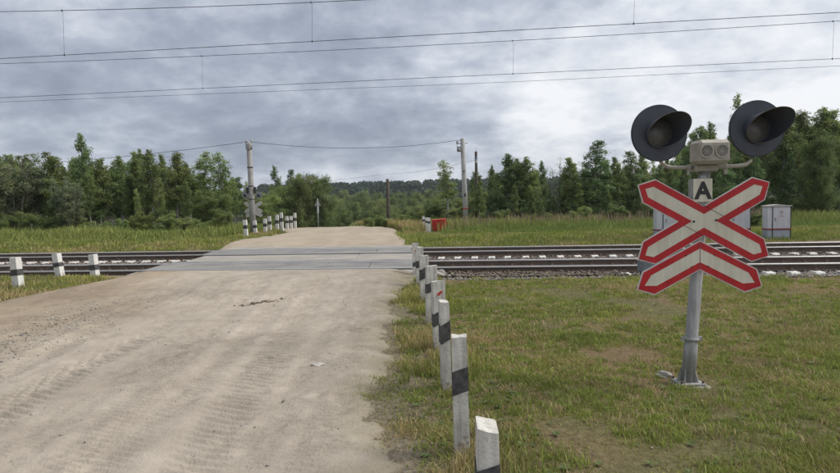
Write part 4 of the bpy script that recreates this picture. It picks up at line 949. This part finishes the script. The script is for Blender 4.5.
# dry seed heads and pinkish weeds along the tall grass crest
n = 1800; d_ = rng.uniform(29, 33.5, n); x_ = rng.uniform(-.1, .62, n)*d_; y_ = d_; k = farmask(x_, y_) & (x_ > 2) & (vnoise(x_, y_, 4, 1, 2) > .42); x_, y_ = x_[k], y_[k]
blades('fireweed', x_, y_, rng.uniform(.6, 1.15, len(x_)), rng.uniform(.03, .05, len(x_)), np.array([.20, .145, .105])*rng.uniform(.7, 1.3, (len(x_), 1)), .25, label='brownish pink seed stems above the tall grass before the right wood')
n = 24000; y_ = rng.uniform(27, 48, n); x_ = far_mid(y_)+rng.choice([-1, 1], n)*(far_half(y_)+rng.exponential(.9, n)+.15); k = farmask(x_, y_) & (x_ < 5) ; x_, y_ = x_[k], y_[k]
blades('tall_grass', x_, y_, rng.uniform(.2, .6, len(x_))*smooth(26, 34, y_)*np.where(x_ < -5, .35, 1)+.08, rng.uniform(.02, .04, len(x_)), gcol(x_, y_, .46)*np.array([1.0, .98, 1.0]), .5, label='dry tall grass edging the road beyond the rails')
# valley floor meadow
n = 36000; y_ = rng.uniform(44, 72, n); x_ = rng.uniform(-.32, .20, n)*y_; k = np.abs(x_-far_mid(y_)) > far_half(y_)-.2; x_, y_ = x_[k], y_[k]
blades('meadow_grass', x_, y_, rng.uniform(.2, .6, len(x_)), rng.uniform(.04, .08, len(x_)), np.array([.17, .19, .07])*rng.uniform(.75, 1.25, (len(x_), 1)), .5, label='pale meadow grass on the slope behind the road end')
# a thin line of dark clods dropped on the road
n = 60; a_ = rng.random(n); Px = -2.75+.55*a_+rng.normal(0, .05, n); Py = 10.2+.5*a_+rng.normal(0, .08, n); g = rng.uniform(.5, .9, n)
stones('earth_clods', np.stack([Px, Py, road_z(Px, Py)+.006], 1), rng.uniform(.012, .035, n), M['ballast'], np.stack([g, g*.85, g*.7], 1), .6)
# dry litter, twigs and crumbs of earth along the verge
n = 9000; y_ = 3+10.3*rng.random(n)**1.3; x_ = edge_r(y_)+rng.normal(.25, .35, n); k = q_of(x_, y_) < 13; x_, y_ = x_[k], y_[k]
blades('dry_litter', x_, y_, rng.uniform(.01, .035, len(x_)), rng.uniform(.003, .009, len(x_)), np.array([.20, .165, .115])*rng.uniform(.5, 1.4, (len(x_), 1)), 4.0, zf=lambda a, b: np.maximum(gz(a, b), road_z(a, b)-.03)+.012, label='dry straw litter along the sandy edge of the road')
# broad leaved weeds (plantain, clover) in the verge
n = 420; cx = np.where(rng.random(n) < .55, rng.uniform(.05, .95, n), rng.uniform(.8, 4.8, n)); cy = 3.1+6.5*rng.random(n)**1.2
k = cx > edge_r(cy)+.05; cx, cy = cx[k], cy[k]; n = len(cx); m_ = 7
th = (rng.uniform(0, 6.28, n)[:, None]+np.arange(m_)[None]*6.28/m_+rng.uniform(-.3, .3, (n, m_))).ravel(); ln = (rng.uniform(.018, .045, n)[:, None]*rng.uniform(.7, 1.2, (n, m_))).ravel(); cxx = np.repeat(cx, m_); cyy = np.repeat(cy, m_)
zz = gz(cxx, cyy)+.012; ux, uy = np.cos(th), np.sin(th); vx, vy = -uy, ux; el_ = rng.uniform(.15, .8, n*m_)
def pt(t, w, lift): return np.stack([cxx+ux*ln*t+vx*ln*w, cyy+uy*ln*t+vy*ln*w, zz+el_*ln*lift], 1)
V = np.stack([pt(0, 0, 0), pt(.45, .26, .45), pt(1, 0, .55), pt(.45, -.26, .45), pt(.8, .17, .6), pt(.8, -.17, .6)], 1).reshape(-1, 3); i = 6*np.arange(n*m_)[:, None, None]
Fc = (np.array([(0, 1, 3), (1, 4, 3), (3, 4, 5), (4, 2, 5)])[None]+i).reshape(-1, 3)
cc = np.array([.13, .175, .060])*rng.uniform(.7, 1.35, (n*m_, 1)); tag(link('broadleaf_weeds', mesh_np('broadleaf_weeds', V, Fc, 3, M['grass'], np.repeat(cc, 6, 0))), 'small broad leaved weeds scattered in the near verge', kind='stuff')

# ------------------------------------------------------------------ air
b = MB(); b.box((0, 760, 15), (2600, 1600, 74)); hm = bpy.data.materials.new('haze'); hm.use_nodes = True; t = hm.node_tree; t.nodes.clear()
v = t.nodes.new('ShaderNodeVolumePrincipled'); v.inputs['Color'].default_value = (.80, .86, .95, 1); v.inputs['Density'].default_value = .00022; v.inputs['Anisotropy'].default_value = .2
ot = t.nodes.new('ShaderNodeOutputMaterial'); t.links.new(v.outputs[0], ot.inputs['Volume'])
tag(b.build('haze', hm), kind='stuff')
